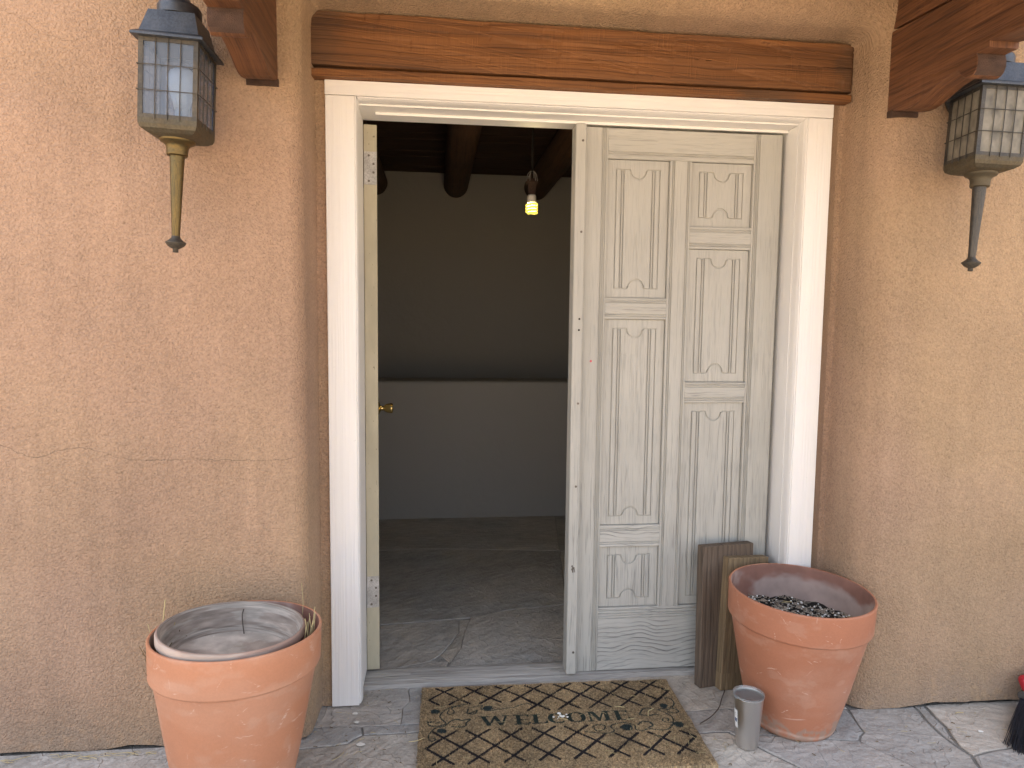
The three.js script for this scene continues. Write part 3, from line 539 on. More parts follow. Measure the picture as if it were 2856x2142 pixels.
{
  const o = thing('panelled_door', 'closed cream door leaf with six carved panels in two columns', 'door');
  const B = 0.0272, Tp = 2.0575;
  part('stile', stile(0.868, 0.9765, B, Tp, [0.087, 0.0935, 0.100]), M.door, o);
  part('stile', stile(1.527, 1.635, B, Tp, [0.008, 0.0145, 0.021]), M.door, o);
  part('stile', stile(1.2093, 1.2905, 0.2745, 1.9505, [0.009, 0.0155, 0.0655, 0.072], DZ - 0.0004), M.door, o);
  const C1 = [0.977, 1.2090], C2 = [1.2908, 1.5266];
  const rail = (c, y0, y1, gr, m = M.door, ov = y0) => part('rail', uvBox(railG(c[0], c[1], y0, y1, gr, DZ - 0.0008), 'x', y0 * 2, ov), m, o);
  rail([0.977, 1.5266], 1.951, Tp, [0.016, 0.0235]);
  rail(C1, 1.3738, 1.4521, [0.01, 0.0175, 0.0605, 0.068]);
  rail(C1, 0.5129, 0.5959, [0.012, 0.0195, 0.063, 0.0705], M.doorWorn);
  rail(C2, 1.6363, 1.7169, [0.01, 0.0175, 0.0625, 0.07]);
  rail(C2, 1.0631, 1.1405, [0.01, 0.0175, 0.06, 0.0675]);
  rail([0.977, 1.5266], B, 0.2742, [0.206, 0.216, 0.226, 0.236], M.doorWorn, -0.317);
  const panel = (c, y0, y1, label, m) => {
    const w = c[1] - c[0], zb = DZ - 0.017;
    const back = part('panel', uvBox(box(c[0] + 0.0006, c[1] - 0.0006, y0 + 0.0006, y1 - 0.0006, DZ - 0.036, zb), 'y', c[0] * 2.3, y0 * 0.01), m, o);
    const ins = 0.036, x0 = c[0] + ins, x1 = c[1] - ins, h0 = y0 + ins, h1 = y1 - ins, cx = (x0 + x1) / 2, r = 0.033, d = 0.006;
    const col = [x0, x0 + 0.0155, x0 + 0.0195, x0 + 0.0245, x0 + 0.0285, x1 - 0.0285, x1 - 0.0245, x1 - 0.0195, x1 - 0.0155, x1];
    const gs = [], G = 0.0034, rim = 0.0012;
    const outline = (p, x0, x1, h0, h1, r) => {                         // a field whose ends are cut by a half round
      p.moveTo(x0, h0); p.lineTo(cx - r - 0.008, h0); p.quadraticCurveTo(cx - r, h0, cx - r * 0.96, h0 + 0.008); p.absarc(cx, h0 + 0.004, r * 0.93, Math.PI, 0, true); p.quadraticCurveTo(cx + r, h0, cx + r + 0.008, h0); p.lineTo(x1, h0);
      p.lineTo(x1, h1); p.lineTo(cx + r + 0.008, h1); p.quadraticCurveTo(cx + r, h1, cx + r * 0.96, h1 - 0.008); p.absarc(cx, h1 - 0.004, r * 0.93, 0, Math.PI, true); p.quadraticCurveTo(cx - r, h1, cx - r - 0.008, h1); p.lineTo(x0, h1); p.closePath();
      return p;
    };
    for (const k of [0, 2, 6, 8]) gs.push(extrude([[col[k], h0], [col[k + 1], h0], [col[k + 1], h1], [col[k], h1]], d - rim, rim).translate(0, 0, zb));
    gs.push(extrude(outline(new THREE.Shape(), col[4], col[5], h0, h1, r), d - rim, rim).translate(0, 0, zb));
    const border = shape([[c[0] + 0.001, y0 + 0.001], [c[1] - 0.001, y0 + 0.001], [c[1] - 0.001, y1 - 0.001], [c[0] + 0.001, y1 - 0.001]]);
    border.holes.push(outline(new THREE.Path(), x0 - G, x1 + G, h0 - G, h1 + G, r - G));
    part('border', uvBox(extrude(border, d - rim, rim).translate(0, 0, zb - 0.0022), 'y', c[0] * 2.3, y0 * 0.01), m, back);
    part('raised_field', gs.map((g) => uvBox(g, 'y', c[0] * 2.3, y0 * 0.01)), m, back);
    return back;
  };
  panel(C1, 1.4521, 1.9506, '', M.door); panel(C1, 0.5959, 1.3738, '', M.door); panel(C1, 0.2745, 0.5129, '', M.door);
  panel(C2, 1.7169, 1.9506, '', M.door); panel(C2, 1.1405, 1.6363, '', M.door); panel(C2, 0.2745, 1.0631, '', M.door);
  const strip = part('astragal', uvBox(box(0.851, 0.891, 0.030, 2.0625, -0.168, -0.098, 0.006), 'y', 0.7, 0), M.door, o);
  for (const [x, y, dark] of [[0.877, 2.002], [0.877, 1.683], [0.876, 1.372, 1], [0.875, 1.332, 1], [0.877, 1.064], [0.875, 0.755], [0.877, 0.118]]) part(dark ? 'screw_hole' : 'screw', new THREE.CylinderGeometry(dark ? 0.0036 : 0.0042, dark ? 0.0036 : 0.0042, 0.003, 14).rotateX(Math.PI / 2).translate(x, y, -0.0975), dark ? M.hole : M.screw, strip);
  const kn = []; for (let i = 0; i < 9; i++) kn.push(new THREE.SphereGeometry(rr(0.002, 0.004), 7, 5).scale(1, 1.3, 0.3).translate(0.873 + rr(-0.007, 0.008), 0.44 + rr(-0.014, 0.014), -0.0978));
  part('knot', kn, M.screw, strip);
  part('paint_spot', new THREE.SphereGeometry(0.0042, 10, 6).scale(1, 1.1, 0.1).translate(0.928, 1.218, DZ + 0.0002), mat({ color: rgb(0.6, 0.1, 0.13) }), o);
}
// left-hand leaf, swung open into the room: its hinge edge faces the porch
{
  const o = thing('open_door', 'open door leaf swung inward, seen on its hinge edge', 'door', [0.1015, 0, -0.205]);
  o.rotation.y = 0.083;
  part('leaf', uvBox(box(0.0005, 0.046, 0.030, 2.0555, -0.76, -0.0022, 0.002), 'y'), M.door, o);
  part('hinge_edge', uvBox(box(0, 0.0465, 0.030, 2.0555, -0.0020, 0.0, 0.0008), 'y'), M.doorEdge, o);
  for (const [y0, y1] of [[1.845, 1.961], [0.275, 0.396]]) {
    const h = part('hinge', uvBox(box(0.001, 0.0455, y0, y1, 0.0002, 0.0026, 0.0008)), M.zinc, o);
    for (const [x, t] of [[0.018, 0.11], [0.0345, 0.37], [0.0345, 0.63], [0.018, 0.88]]) part('screw', [new THREE.CylinderGeometry(0.0042, 0.0042, 0.0014, 14).rotateX(Math.PI / 2).translate(x, lerp(y0, y1, t), 0.0028)], M.screw, h);
  }
  const k = part('knob', lathe([[0, 0], [0.031, 0.0], [0.031, 0.004], [0.02, 0.008], [0.0115, 0.012], [0.0115, 0.026], [0.016, 0.03], [0.021, 0.04], [0.0245, 0.06], [0.0235, 0.066], [0.018, 0.069], [0, 0.07]], 32).rotateZ(-Math.PI / 2).translate(0.0465, 0.95, -0.70), M.polished, o);
}

// ------------------------------------------------------------------ wall lanterns
function lantern(name, label, p, tilt, turn, glassM, metal, roofM) {
  const o = thing(name, label, 'lantern', p, 'brass wall lanterns on either side of the doorway');
  o.rotation.set(0, turn, -tilt);
  const W = 0.075, Y0 = 0.0, Y1 = 0.205, P = 0.012;                     // half width, bottom and top of the glazed body
  const post = (sx, sz) => uvBox(mergeGeometries([box(sx > 0 ? W - P : -W, sx > 0 ? W : -W + P, Y0, Y1, sz > 0 ? W - 0.0015 : -W, sz > 0 ? W : -W + 0.0015).toNonIndexed(), box(sx > 0 ? W - 0.0015 : -W, sx > 0 ? W : -W + 0.0015, Y0, Y1, sz > 0 ? W - P : -W, sz > 0 ? W - 0.0015 : -W + P).toNonIndexed()]));
  for (const sx of [-1, 1]) for (const sz of [-1, 1]) part('corner_post', post(sx, sz), metal, o);
  part('bottom_rail', uvBox(mergeGeometries([box(-W + P, W - P, Y0, Y0 + 0.010, W - 0.002, W - 0.0004), box(-W + P, W - P, Y0, Y0 + 0.010, -W + 0.0004, -W + 0.002), box(W - 0.002, W - 0.0004, Y0, Y0 + 0.010, -W + P, W - P), box(-W + 0.0004, -W + 0.002, Y0, Y0 + 0.010, -W + P, W - P)])), metal, o);
  part('top_rail', uvBox(mergeGeometries([box(-W + P, W - P, Y1 - 0.010, Y1, W - 0.002, W - 0.0004), box(-W + P, W - P, Y1 - 0.010, Y1, -W + 0.0004, -W + 0.002), box(W - 0.002, W - 0.0004, Y1 - 0.010, Y1, -W + P, W - P), box(-W + 0.0004, -W + 0.002, Y1 - 0.010, Y1, -W + P, W - P)])), metal, o);
  for (let f = 0; f < 4; f++) {
    const q = new THREE.Matrix4().makeRotationY(f * Math.PI / 2);
    const put = (g) => g.applyMatrix4(q);
    part('glass_pane', put(uvBox(box(-W + 0.003, W - 0.003, Y0 + 0.002, Y1 - 0.002, W - 0.0045, W - 0.003))), glassM, o);
    for (const x of [-0.0315, 0, 0.0315]) part('glazing_bar', put(cyl(V(x, Y0 - 0.004, W + 0.001), V(x, Y1 + 0.002, W + 0.001), 0.0014, 0.0014, 8)), metal, o);
    for (const y of [0.0705, 0.1355]) part('glazing_bar', put(cyl(V(-W - 0.002, y, W + 0.0026), V(W + 0.002, y, W + 0.0026), 0.0013, 0.0013, 8)), metal, o);
  }
  // square pieces: four-sided lathe profiles
  const sq = (pts) => { const g = new THREE.LatheGeometry(pts.map(([x, y]) => new THREE.Vector2(x * Math.SQRT2, y)), 4).rotateY(Math.PI / 4).toNonIndexed(); g.computeVertexNormals(); return uvBox(g); };
  part('tray', sq([[0, -0.038], [0.045, -0.037], [0.06, -0.032], [0.071, -0.024], [0.0745, -0.014], [0.075, 0], [0.0, 0.0005]]), M.verdigris, o);
  part('roof', sq([[0.0, 0.2055], [0.0865, 0.2055], [0.0905, 0.2055], [0.0905, 0.2115], [0.0865, 0.2145], [0.074, 0.223], [0.0585, 0.282], [0.0, 0.2825]]), roofM, o);
  part('chimney', lathe([[0, 0.282], [0.026, 0.282], [0.026, 0.30], [0, 0.30]], 24), M.brass, o);
  part('chimney_cap', lathe([[0.054, 0.286], [0.056, 0.286], [0.056, 0.309], [0.052, 0.317], [0.032, 0.329], [0.019, 0.344], [0.014, 0.362], [0.011, 0.38], [0.012, 0.388], [0.010, 0.398], [0, 0.402]], 40), roofM, o);
  part('flange', lathe([[0.046, -0.035], [0.0465, -0.040], [0.043, -0.0445], [0.034, -0.049], [0.029, -0.056], [0.0275, -0.066], [0.0275, -0.076], [0.0255, -0.080], [0, -0.080]], 40), metal === M.darkBronze ? M.verdigris : M.brass, o);
  part('stem', lathe([[0.0195, -0.079], [0.0185, -0.10], [0.0105, -0.298], [0, -0.298]], 32), metal === M.darkBronze ? M.darkBronze : M.brass, o);
  part('finial', lathe([[0.011, -0.297], [0.0125, -0.303], [0.02, -0.310], [0.027, -0.3145], [0.027, -0.317], [0.021, -0.325], [0.012, -0.331], [0.0075, -0.333], [0.0075, -0.342], [0, -0.343]], 32), M.bronze, o);
  const s = part('bulb', lathe([[0, 0.150], [0.014, 0.147], [0.025, 0.137], [0.0305, 0.121], [0.030, 0.105], [0.024, 0.086], [0.018, 0.070], [0.015, 0.054], [0, 0.054]], 32).scale(1.28, 1.2, 1.28).translate(0.010, -0.02, 0), M.frostBulb, o);
  part('bulb_socket', lathe([[0, 0.05], [0.018, 0.05], [0.019, 0.0], [0, 0.0]], 24).translate(0.012, 0, 0), mat({ color: rgb(0.7, 0.69, 0.64), roughness: 0.5 }), o);
  // arm to the wall
  part('wall_arm', [cyl(V(0, 0.24, -0.05), V(0, 0.235, -0.14), 0.011), new THREE.CylinderGeometry(0.055, 0.058, 0.014, 32).rotateX(Math.PI / 2).translate(0, 0.235, -0.141)], M.bronze, o);
  return o;
}
lantern('wall_lantern', 'brass lantern with clear panes and a white bulb, left of the doorway', [-0.3475, 1.880, 0.318], 0.046, 0.0, M.glass, M.bronze, M.bronzeRoof);
lantern('wall_lantern', 'tarnished lantern with dusty panes, partly behind the corbel on the right', [2.069, 1.876, 0.318], 0.045, -0.09, M.glassDirty, M.darkBronze, M.bronzeRoof);

// ------------------------------------------------------------------ doormat
{
  const X0 = 0.313, X1 = 1.229, W = X1 - X0, D = 0.508, PW = 1374, PH = 762, s = PW / W;
  const c = document.createElement('canvas'); c.width = PW; c.height = PH; const g = c.getContext('2d');
  g.fillStyle = '#ab9573'; g.fillRect(0, 0, PW, PH);
  for (let i = 0; i < 60000; i++) { const k = rnd(); g.fillStyle = k < 0.35 ? 'rgba(70,52,32,.5)' : k < 0.7 ? 'rgba(184,158,116,.55)' : 'rgba(120,84,46,.5)'; g.fillRect(rnd() * PW, rnd() * PH, rr(1, 3), rr(2, 5)); }
  const P = (x, z) => [(x - X0) * s, (z + 0.083 - 0.02 * (x - X0)) * s];   // floor point -> canvas, the mat lies a little turned
  const line = (pts, w, col) => { g.strokeStyle = col; g.lineWidth = w * s; g.lineCap = 'round'; g.lineJoin = 'round'; g.beginPath(); pts.forEach(([x, z], i) => { const [a, b] = P(x, z); i ? g.lineTo(a, b) : g.moveTo(a, b); }); g.stroke(); };
  const curve = (pts, w, col) => { const q = new THREE.CatmullRomCurve3(pts.map(([x, z]) => V(x, 0, z))).getPoints(60).map((v) => [v.x, v.z]); line(q, w, col); };
  const INK = '#19141a', GR = '#1c2b2b';
  const K = 0.1092, sk = (x) => 0.0195 * (x - 0.392);
  const N = (x, z) => [x, z + sk(x)];
  // upper lattice: stubs above the peaks, peaks, middle points, low points (only on the right half)
  const seg = (a, b, w = 0.0092) => line([N(...a), N(...b)], w * rr(0.9, 1.12), INK);
  for (let k = 0; k < 8; k++) {
    const xu = 0.393 + K * k, zu = -0.045, zm = 0.004, zl = 0.058, xm0 = xu - K / 2, xm1 = xu + K / 2, full = k >= 3;
    seg([xu - 0.030, zu - 0.024], [xu, zu]); seg([xu + 0.031, zu - 0.025], [xu, zu]);
    seg([xu, zu], [xm0, zm]); seg([xu, zu], [xm1, zm]);
    if (full) { seg([xm0, zm], [xu, zl]); seg([xm1, zm], [xu, zl]); if (k < 7) seg([xu, zl], [xu + 0.038, zl + 0.035]); seg([xu, zl], [xu - 0.038, zl + 0.035]); }
    else { seg([xm0, zm], [xm0 + 0.036, zm + 0.032]); seg([xm1, zm], [xm1 - 0.036, zm + 0.032]); if (k === 2) seg([xm1, zm], [xm1 + 0.05, zl]); }
  }
  // lower lattice: full on the left, cut short on the right
  for (let k = 0; k < 8; k++) {
    const xu = 0.393 + K * k, zu = 0.231, zm = 0.283, zl = 0.337, xm0 = xu - K / 2, xm1 = xu + K / 2, full = k < 5;
    if (full) { seg([xu - 0.034, zu - 0.034], [xu, zu]); seg([xu + 0.042, zu - 0.036], [xu, zu]); seg([xu, zu], [xm0, zm]); seg([xu, zu], [xm1, zm]); }
    else { seg([xm0, zm], [xm0 + 0.035, zm - 0.033]); seg([xm1, zm], [xm1 - 0.038, zm - 0.035]); }
    seg([xm0, zm], [xu, zl]); seg([xm1, zm], [xu, zl]); seg([xu, zl], [xu - 0.031, zl + 0.029]); seg([xu, zl], [xu + 0.031, zl + 0.029]);
  }
  const worn = (a, f) => { g.globalAlpha = a; f(); g.globalAlpha = 1; };
  const serif = (x, txt, z = 0.153) => { const [a, b] = P(x, z); g.save(); g.translate(a, b); g.rotate(0.006); g.scale(1.12, 0.92); g.font = 'bold ' + Math.round(0.086 * s) + 'px serif'; g.textAlign = 'center'; g.textBaseline = 'middle'; g.fillStyle = '#172826'; g.fillText(txt, 0, 0); g.restore(); };
  [['W', 0.563, 0.95], ['E', 0.657, 0.85], ['L', 0.716, 0.88], ['C', 0.772, 0.85], ['O', 0.843, 0.95], ['M', 0.922, 0.85], ['E', 1.0, 0.85]].forEach(([t, x, a], i) => worn(a, () => serif(x, t, 0.151 + 0.0012 * i)));
  worn(0.85, () => {
    curve([[0.475, 0.04], [0.442, 0.046], [0.411, 0.057], [0.379, 0.105], [0.401, 0.155], [0.395, 0.166], [0.367, 0.173], [0.347, 0.205], [0.344, 0.225], [0.350, 0.243], [0.364, 0.243], [0.366, 0.233], [0.358, 0.231]], 0.0045, GR);
    curve([[0.411, 0.068], [0.404, 0.092], [0.418, 0.098], [0.428, 0.085], [0.42, 0.062], [0.43, 0.052], [0.45, 0.052]], 0.0042, GR);
    curve([[0.475, 0.064], [0.502, 0.058], [0.526, 0.052], [0.522, 0.075], [0.55, 0.088], [0.60, 0.082], [0.64, 0.075], [0.66, 0.062], [0.695, 0.058], [0.70, 0.066]], 0.0042, GR);
    curve([[0.476, 0.074], [0.473, 0.10], [0.492, 0.092], [0.506, 0.082], [0.502, 0.098], [0.49, 0.104], [0.476, 0.10]], 0.0052, GR);
    curve([[0.36, 0.135], [0.34, 0.14], [0.345, 0.157], [0.372, 0.163], [0.398, 0.156]], 0.005, GR); curve([[0.342, 0.138], [0.362, 0.145], [0.38, 0.14]], 0.004, GR);
    curve([[0.405, 0.155], [0.418, 0.138], [0.44, 0.131], [0.45, 0.139], [0.482, 0.136], [0.468, 0.155], [0.465, 0.172], [0.44, 0.175], [0.42, 0.17]], 0.0055, GR);
    curve([[1.183, 0.070], [1.187, 0.064], [1.199, 0.067], [1.207, 0.085], [1.204, 0.107], [1.19, 0.124], [1.16, 0.13], [1.132, 0.138]], 0.0045, GR);
    curve([[1.14, 0.14], [1.159, 0.160], [1.172, 0.185], [1.165, 0.216], [1.142, 0.247], [1.118, 0.256], [1.071, 0.244], [1.045, 0.252], [1.028, 0.24], [1.03, 0.22], [1.01, 0.203], [0.974, 0.203], [0.948, 0.219], [0.955, 0.243], [0.935, 0.254], [0.90, 0.25], [0.859, 0.238]], 0.0045, GR);
    curve([[1.168, 0.214], [1.145, 0.212], [1.132, 0.20], [1.142, 0.188], [1.156, 0.194], [1.15, 0.204]], 0.0042, GR);
    curve([[1.165, 0.14], [1.19, 0.133], [1.205, 0.145], [1.202, 0.158], [1.182, 0.16], [1.168, 0.15]], 0.0052, GR);
    curve([[1.085, 0.128], [1.072, 0.145], [1.064, 0.16], [1.078, 0.165], [1.10, 0.17], [1.118, 0.163], [1.128, 0.168]], 0.0055, GR); curve([[1.088, 0.128], [1.105, 0.124], [1.12, 0.134]], 0.0048, GR);
    curve([[1.045, 0.215], [1.058, 0.203], [1.085, 0.208], [1.09, 0.228], [1.075, 0.236]], 0.0065, GR);
    curve([[0.885, 0.216], [0.905, 0.204], [0.93, 0.212], [0.922, 0.232], [0.9, 0.24], [0.885, 0.216]], 0.0045, GR);
    for (const [x, z, r] of [[0.364, 0.076, 0.014], [0.545, 0.072, 0.0155], [0.387, 0.192, 0.0135], [1.165, 0.113, 0.013], [0.999, 0.228, 0.0185], [1.181, 0.227, 0.016]]) { g.fillStyle = '#1a2c30'; const [a, b] = P(x, z); g.beginPath(); for (let i = 0; i <= 20; i++) { const t = i / 20 * 6.283, q = r * s * (0.85 + 0.3 * vn(t * 2 + x * 40, z, 401)); g.lineTo(a + Math.cos(t) * q * 1.15, b + Math.sin(t) * q); } g.fill(); }
  });
  const shot = g.getImageData(0, 0, PW, PH), img = shot.data;             // tufts: the pile is uneven at the scale of a few millimetres
  for (let j = 0; j < PH; j++) for (let i = 0; i < PW; i++) { const k = 4 * (j * PW + i), f = 0.68 + 0.64 * fbm(i / s * 210, j / s * 210, 417, 2) + 0.35 * (fbm(i / s * 9, j / s * 9, 419, 3) - 0.5); for (let n = 0; n < 3; n++) img[k + n] = Math.min(255, img[k + n] * f); }
  g.putImageData(shot, 0, 0);
  const o = thing('doormat', 'worn coir doormat printed WELCOME between dark lattice bands', 'doormat', [X0, 0.0015, -0.083]);
  o.rotation.y = -0.0198;
  const geo = new THREE.BoxGeometry(W, 0.013, D, 90, 1, 50).translate(W / 2, 0.0065, D / 2), p = geo.attributes.position, uv = geo.attributes.uv;
  const edge = (x, z) => (fbm(x * 22, z * 22, 411, 3) - 0.5) * 0.008;
  for (let i = 0; i < p.count; i++) {
    const x = p.getX(i), z = p.getZ(i), y = p.getY(i);
    uv.setXY(i, x / W, 1 - z / D);
    const lift = z > D - 0.05 ? 0.006 * Math.max(0, Math.sin((x - 0.25) * 7)) * (z - D + 0.05) / 0.05 : 0;
    p.setXYZ(i, x + (x < 0.002 || x > W - 0.002 ? edge(x, z) : 0), y + lift + (y > 0.01 ? (vn(x * 14, z * 14, 413) - 0.5) * 0.003 : 0), z + (z < 0.002 || z > D - 0.002 ? edge(x, z) : 0));
  }
  geo.computeVertexNormals();
  part('mat_base', geo, mat({ map: canvasTex(c), roughness: 0.95, bumpMap: stuccoBump, bumpScale: 0.002 }), o);
  const blade = new THREE.BufferGeometry(); blade.setAttribute('position', new THREE.Float32BufferAttribute([-0.0011, 0, 0, 0.0011, 0, 0, 0, 0.0085, 0.001, 0, 0, -0.0011, 0, 0, 0.0011, 0.0008, 0.0082, 0], 3)); blade.computeVertexNormals();
  const NF = 52000, im = new THREE.InstancedMesh(blade, mat({ roughness: 0.9, side: THREE.DoubleSide }), NF), m4 = new THREE.Matrix4(), qt = new THREE.Quaternion(), eu = new THREE.Euler(), col = new THREE.Color();
  for (let i = 0; i < NF; i++) {
    const x = rr(-0.002, W + 0.002), z = rr(-0.002, D + 0.002), k = 4 * (Math.floor(clamp(z / D, 0, 0.999) * PH) * PW + Math.floor(clamp(x / W, 0, 0.999) * PW));
    eu.set(rr(-0.6, 0.6), rr(0, 6.28), rr(-0.6, 0.6)); qt.setFromEuler(eu);
    const e = Math.min(x, W - x, z, D - z) < 0.006 ? 0.004 : 0.0095, sc = rr(0.6, 1.15);
    m4.compose(V(x, e, z), qt, V(1, sc, 1)); im.setMatrixAt(i, m4);
    const f = rr(0.75, 1.4); col.setRGB(img[k] / 255, img[k + 1] / 255, img[k + 2] / 255, THREE.SRGBColorSpace); im.setColorAt(i, col.multiplyScalar(f));
  }
  im.name = 'coir_fibre'; im.userData.kind = 'stuff'; im.castShadow = im.receiveShadow = true; o.add(im);
}

// ------------------------------------------------------------------ flower pots
function potProfile(h, R, r0) {
  const lip = 0.105, t = 0.008, rAt = (y) => lerp(r0, R - 0.012, y / (h - lip));
  const out = [[0, 0], [r0 - 0.022, 0], [r0 - 0.008, 0.004], [r0, 0.016], [rAt(h * 0.35), h * 0.35], [R - 0.0145, h - lip - 0.004], [R - 0.0125, h - lip - 0.001], [R - 0.006, h - lip + 0.002], [R - 0.003, h - lip + 0.008], [R - 0.001, h - 0.01], [R, h - 0.004], [R - 0.002, h - 0.0005], [R - 0.005, h], [R - 0.008, h - 0.001]];
  const inn = [[R - 0.008, h - 0.001], [R - 0.011, h - 0.012], [R - 0.014, h - lip + 0.006], [R - 0.022, h - lip - 0.004], [rAt(h * 0.3) - t, h * 0.3], [r0 - 0.02, 0.012], [0, 0.012]];
  return [out, inn];
}
function flowerPot(label, p, tx, tz, h, R, r0, m, mi, turn = 0) {
  const o = thing('flower_pot', label, 'flower pot', p, 'large terracotta pots beside the door');
  o.rotation.set(tx, 0, tz);
  const [out, inn] = potProfile(h, R, r0);
  const fix = (pts) => { const g = lathe(pts, 96), P = g.attributes.position, uv = g.attributes.uv; for (let i = 0; i < uv.count; i++) uv.setXY(i, uv.getX(i) + turn, clamp(P.getY(i) / h, 0.001, 0.999)); return g; };
  part('pot_body', fix(out), m, o); part('pot_lining', fix(inn), mi, o);
  return o;
}
const potR = flowerPot('terracotta pot of dry soil in the corner right of the door', [1.580, 0.0, 0.208], 0.024, -0.020, 0.47, 0.2325, 0.143, M.pot2, M.potInside);
const potL = flowerPot('terracotta pot holding a smaller grey pot, left of the doorway', [-0.196, 0.0, 0.452], -0.060, -0.012, 0.495, 0.2275, 0.145, M.pot1, M.potInside, 0.2);
{ // the grey pot that sits in the left pot
  const o = thing('grey_pot', 'dusty grey shallow pot sitting tilted inside the left terracotta pot', 'pot', [-0.205, 0.392, 0.447]);
  o.rotation.set(-0.049, 0, -0.062 + 0.0);
  part('pot_body', lathe([[0, 0], [0.13, 0], [0.150, 0.004], [0.170, 0.05], [0.180, 0.085], [0.1875, 0.086], [0.192, 0.092], [0.193, 0.112], [0.1905, 0.117], [0.187, 0.118]], 96), M.greyClay, o);
  part('pot_lining', lathe([[0.187, 0.118], [0.184, 0.1168], [0.181, 0.112], [0.176, 0.09], [0.167, 0.055], [0.162, 0.044], [0.155, 0.038]], 96), M.greyPot, o);
  part('pot_floor', uvBox(lathe([[0.156, 0.0385], [0.147, 0.036], [0, 0.034]], 96)), M.greyPot, o);
  part('dried_stem', tube([V(-0.004, 0.036, -0.142), V(-0.013, 0.06, -0.157), V(-0.018, 0.085, -0.166), V(-0.016, 0.1, -0.171)], 0.0018, 12, 5), M.twig, o);
}
{ // dry grass stuck between the two pots
  const o = thing('dry_grass', 'dry straw blades poking up between the grey pot and its outer pot', 'dry grass', [0, 0, 0], null, 'stuff');
  const gs = [], dk = [];
  const blade = (x, y, z, dx, dy, dz, r) => tube([V(x, y, z), V(x + dx * 0.4 + rr(-0.006, 0.006), y + dy * 0.5, z + dz * 0.4), V(x + dx, y + dy, z + dz)], r, 8, 4);
  for (let i = 0; i < 46; i++) { const a = rr(2.6, 3.9), r = rr(0.197, 0.212); dk.push(blade(-0.196 + Math.cos(a) * r, 0.39 + rr(0, 0.03), 0.43 - Math.sin(a) * r * -1, rr(-0.04, 0.04), rr(0.03, 0.075), rr(-0.03, 0.03), rr(0.0007, 0.0013))); }
  const L = (a, r, y, dx, dy, dz, w) => gs.push(blade(-0.196 + Math.cos(a) * r, y, 0.43 + Math.sin(a) * r, dx, dy, dz, w));
  L(3.25, 0.208, 0.42, 0.016, 0.155, 0.0, 0.0018); L(3.1, 0.208, 0.42, -0.018, 0.10, 0.0, 0.0011); L(3.4, 0.207, 0.42, 0.03, 0.085, 0.02, 0.0011); L(2.9, 0.207, 0.42, 0.02, 0.09, 0.0, 0.001);
  for (let i = 0; i < 9; i++) L(rr(-0.15, 0.2), rr(0.202, 0.212), 0.42, rr(-0.02, 0.018), rr(0.07, 0.13), rr(-0.015, 0.015), rr(0.0008, 0.0014));
  L(-0.75, 0.209, 0.44, 0.002, 0.125, 0, 0.0009);
  part('blade', gs, M.straw, o).userData.kind = 'stuff'; part('dead_blade', dk, M.strawDark, o).userData.kind = 'stuff';
}
{ // potting soil in the right pot
  const o = thing('potting_soil', 'dry dark potting soil with bark and white perlite in the right pot', 'soil', [1.588, 0.345, 0.218], null, 'stuff');
  const R = 0.196, g = new THREE.CircleGeometry(R, 60, 0, Math.PI * 2).rotateX(-Math.PI / 2);
  const rg = new THREE.RingGeometry(0.001, R, 60, 16).rotateX(-Math.PI / 2), p = rg.attributes.position;
  const hgt = (x, z) => 0.012 + (fbm(x * 22 + 5, z * 22, 421, 3) - 0.5) * 0.03 - 0.10 * Math.max(0, x * 0.16) + 0.02 * sstep(0.05, -0.15, x);
  for (let i = 0; i < p.count; i++) p.setY(i, hgt(p.getX(i), p.getZ(i)));
  rg.computeVertexNormals();
  part('soil_bed', rg, mat({ color: rgb(0.035, 0.028, 0.022), bumpMap: stuccoBump, bumpScale: 0.01, roughness: 1 }), o).userData.kind = 'stuff';
  const bits = (n, make, m, name) => { const l = []; for (let i = 0; i < n; i++) { const a = rr(0, 6.283), r = R * Math.sqrt(rnd()) * 0.97, x = Math.cos(a) * r, z = Math.sin(a) * r; l.push(make().rotateX(rr(-0.5, 0.5)).rotateY(rr(0, 6.28)).translate(x, hgt(x, z) + 0.003, z)); } part(name, l, m, o).userData.kind = 'stuff'; };
  bits(620, () => new THREE.BoxGeometry(rr(0.008, 0.024), rr(0.0015, 0.004), rr(0.0015, 0.004)), mat({ color: rgb(0.32, 0.275, 0.22), roughness: 0.95 }), 'bark_bit');
  bits(240, () => new THREE.BoxGeometry(rr(0.006, 0.016), rr(0.002, 0.005), rr(0.002, 0.005)), mat({ color: rgb(0.02, 0.017, 0.015), roughness: 0.95 }), 'dark_bark_bit');
  bits(180, () => new THREE.IcosahedronGeometry(rr(0.0018, 0.0046), 0), mat({ color: rgb(0.78, 0.77, 0.74), roughness: 0.9 }), 'perlite_grain');
  bits(26, () => new THREE.BoxGeometry(rr(0.02, 0.05), 0.0016, 0.0018), M.straw, 'straw_bit');
  part('dead_stem', [tube([V(-0.03, 0.01, -0.07), V(-0.036, 0.03, -0.075), V(-0.05, 0.046, -0.08)], 0.002, 8, 5), tube([V(-0.03, 0.01, -0.07), V(-0.02, 0.03, -0.066), V(-0.034, 0.05, -0.07), V(-0.044, 0.044, -0.06)], 0.0016, 10, 5), tube([V(0.03, 0.008, -0.05), V(0.05, 0.028, -0.07), V(0.07, 0.044, -0.09)], 0.001, 8, 4)], M.twig, o);
}

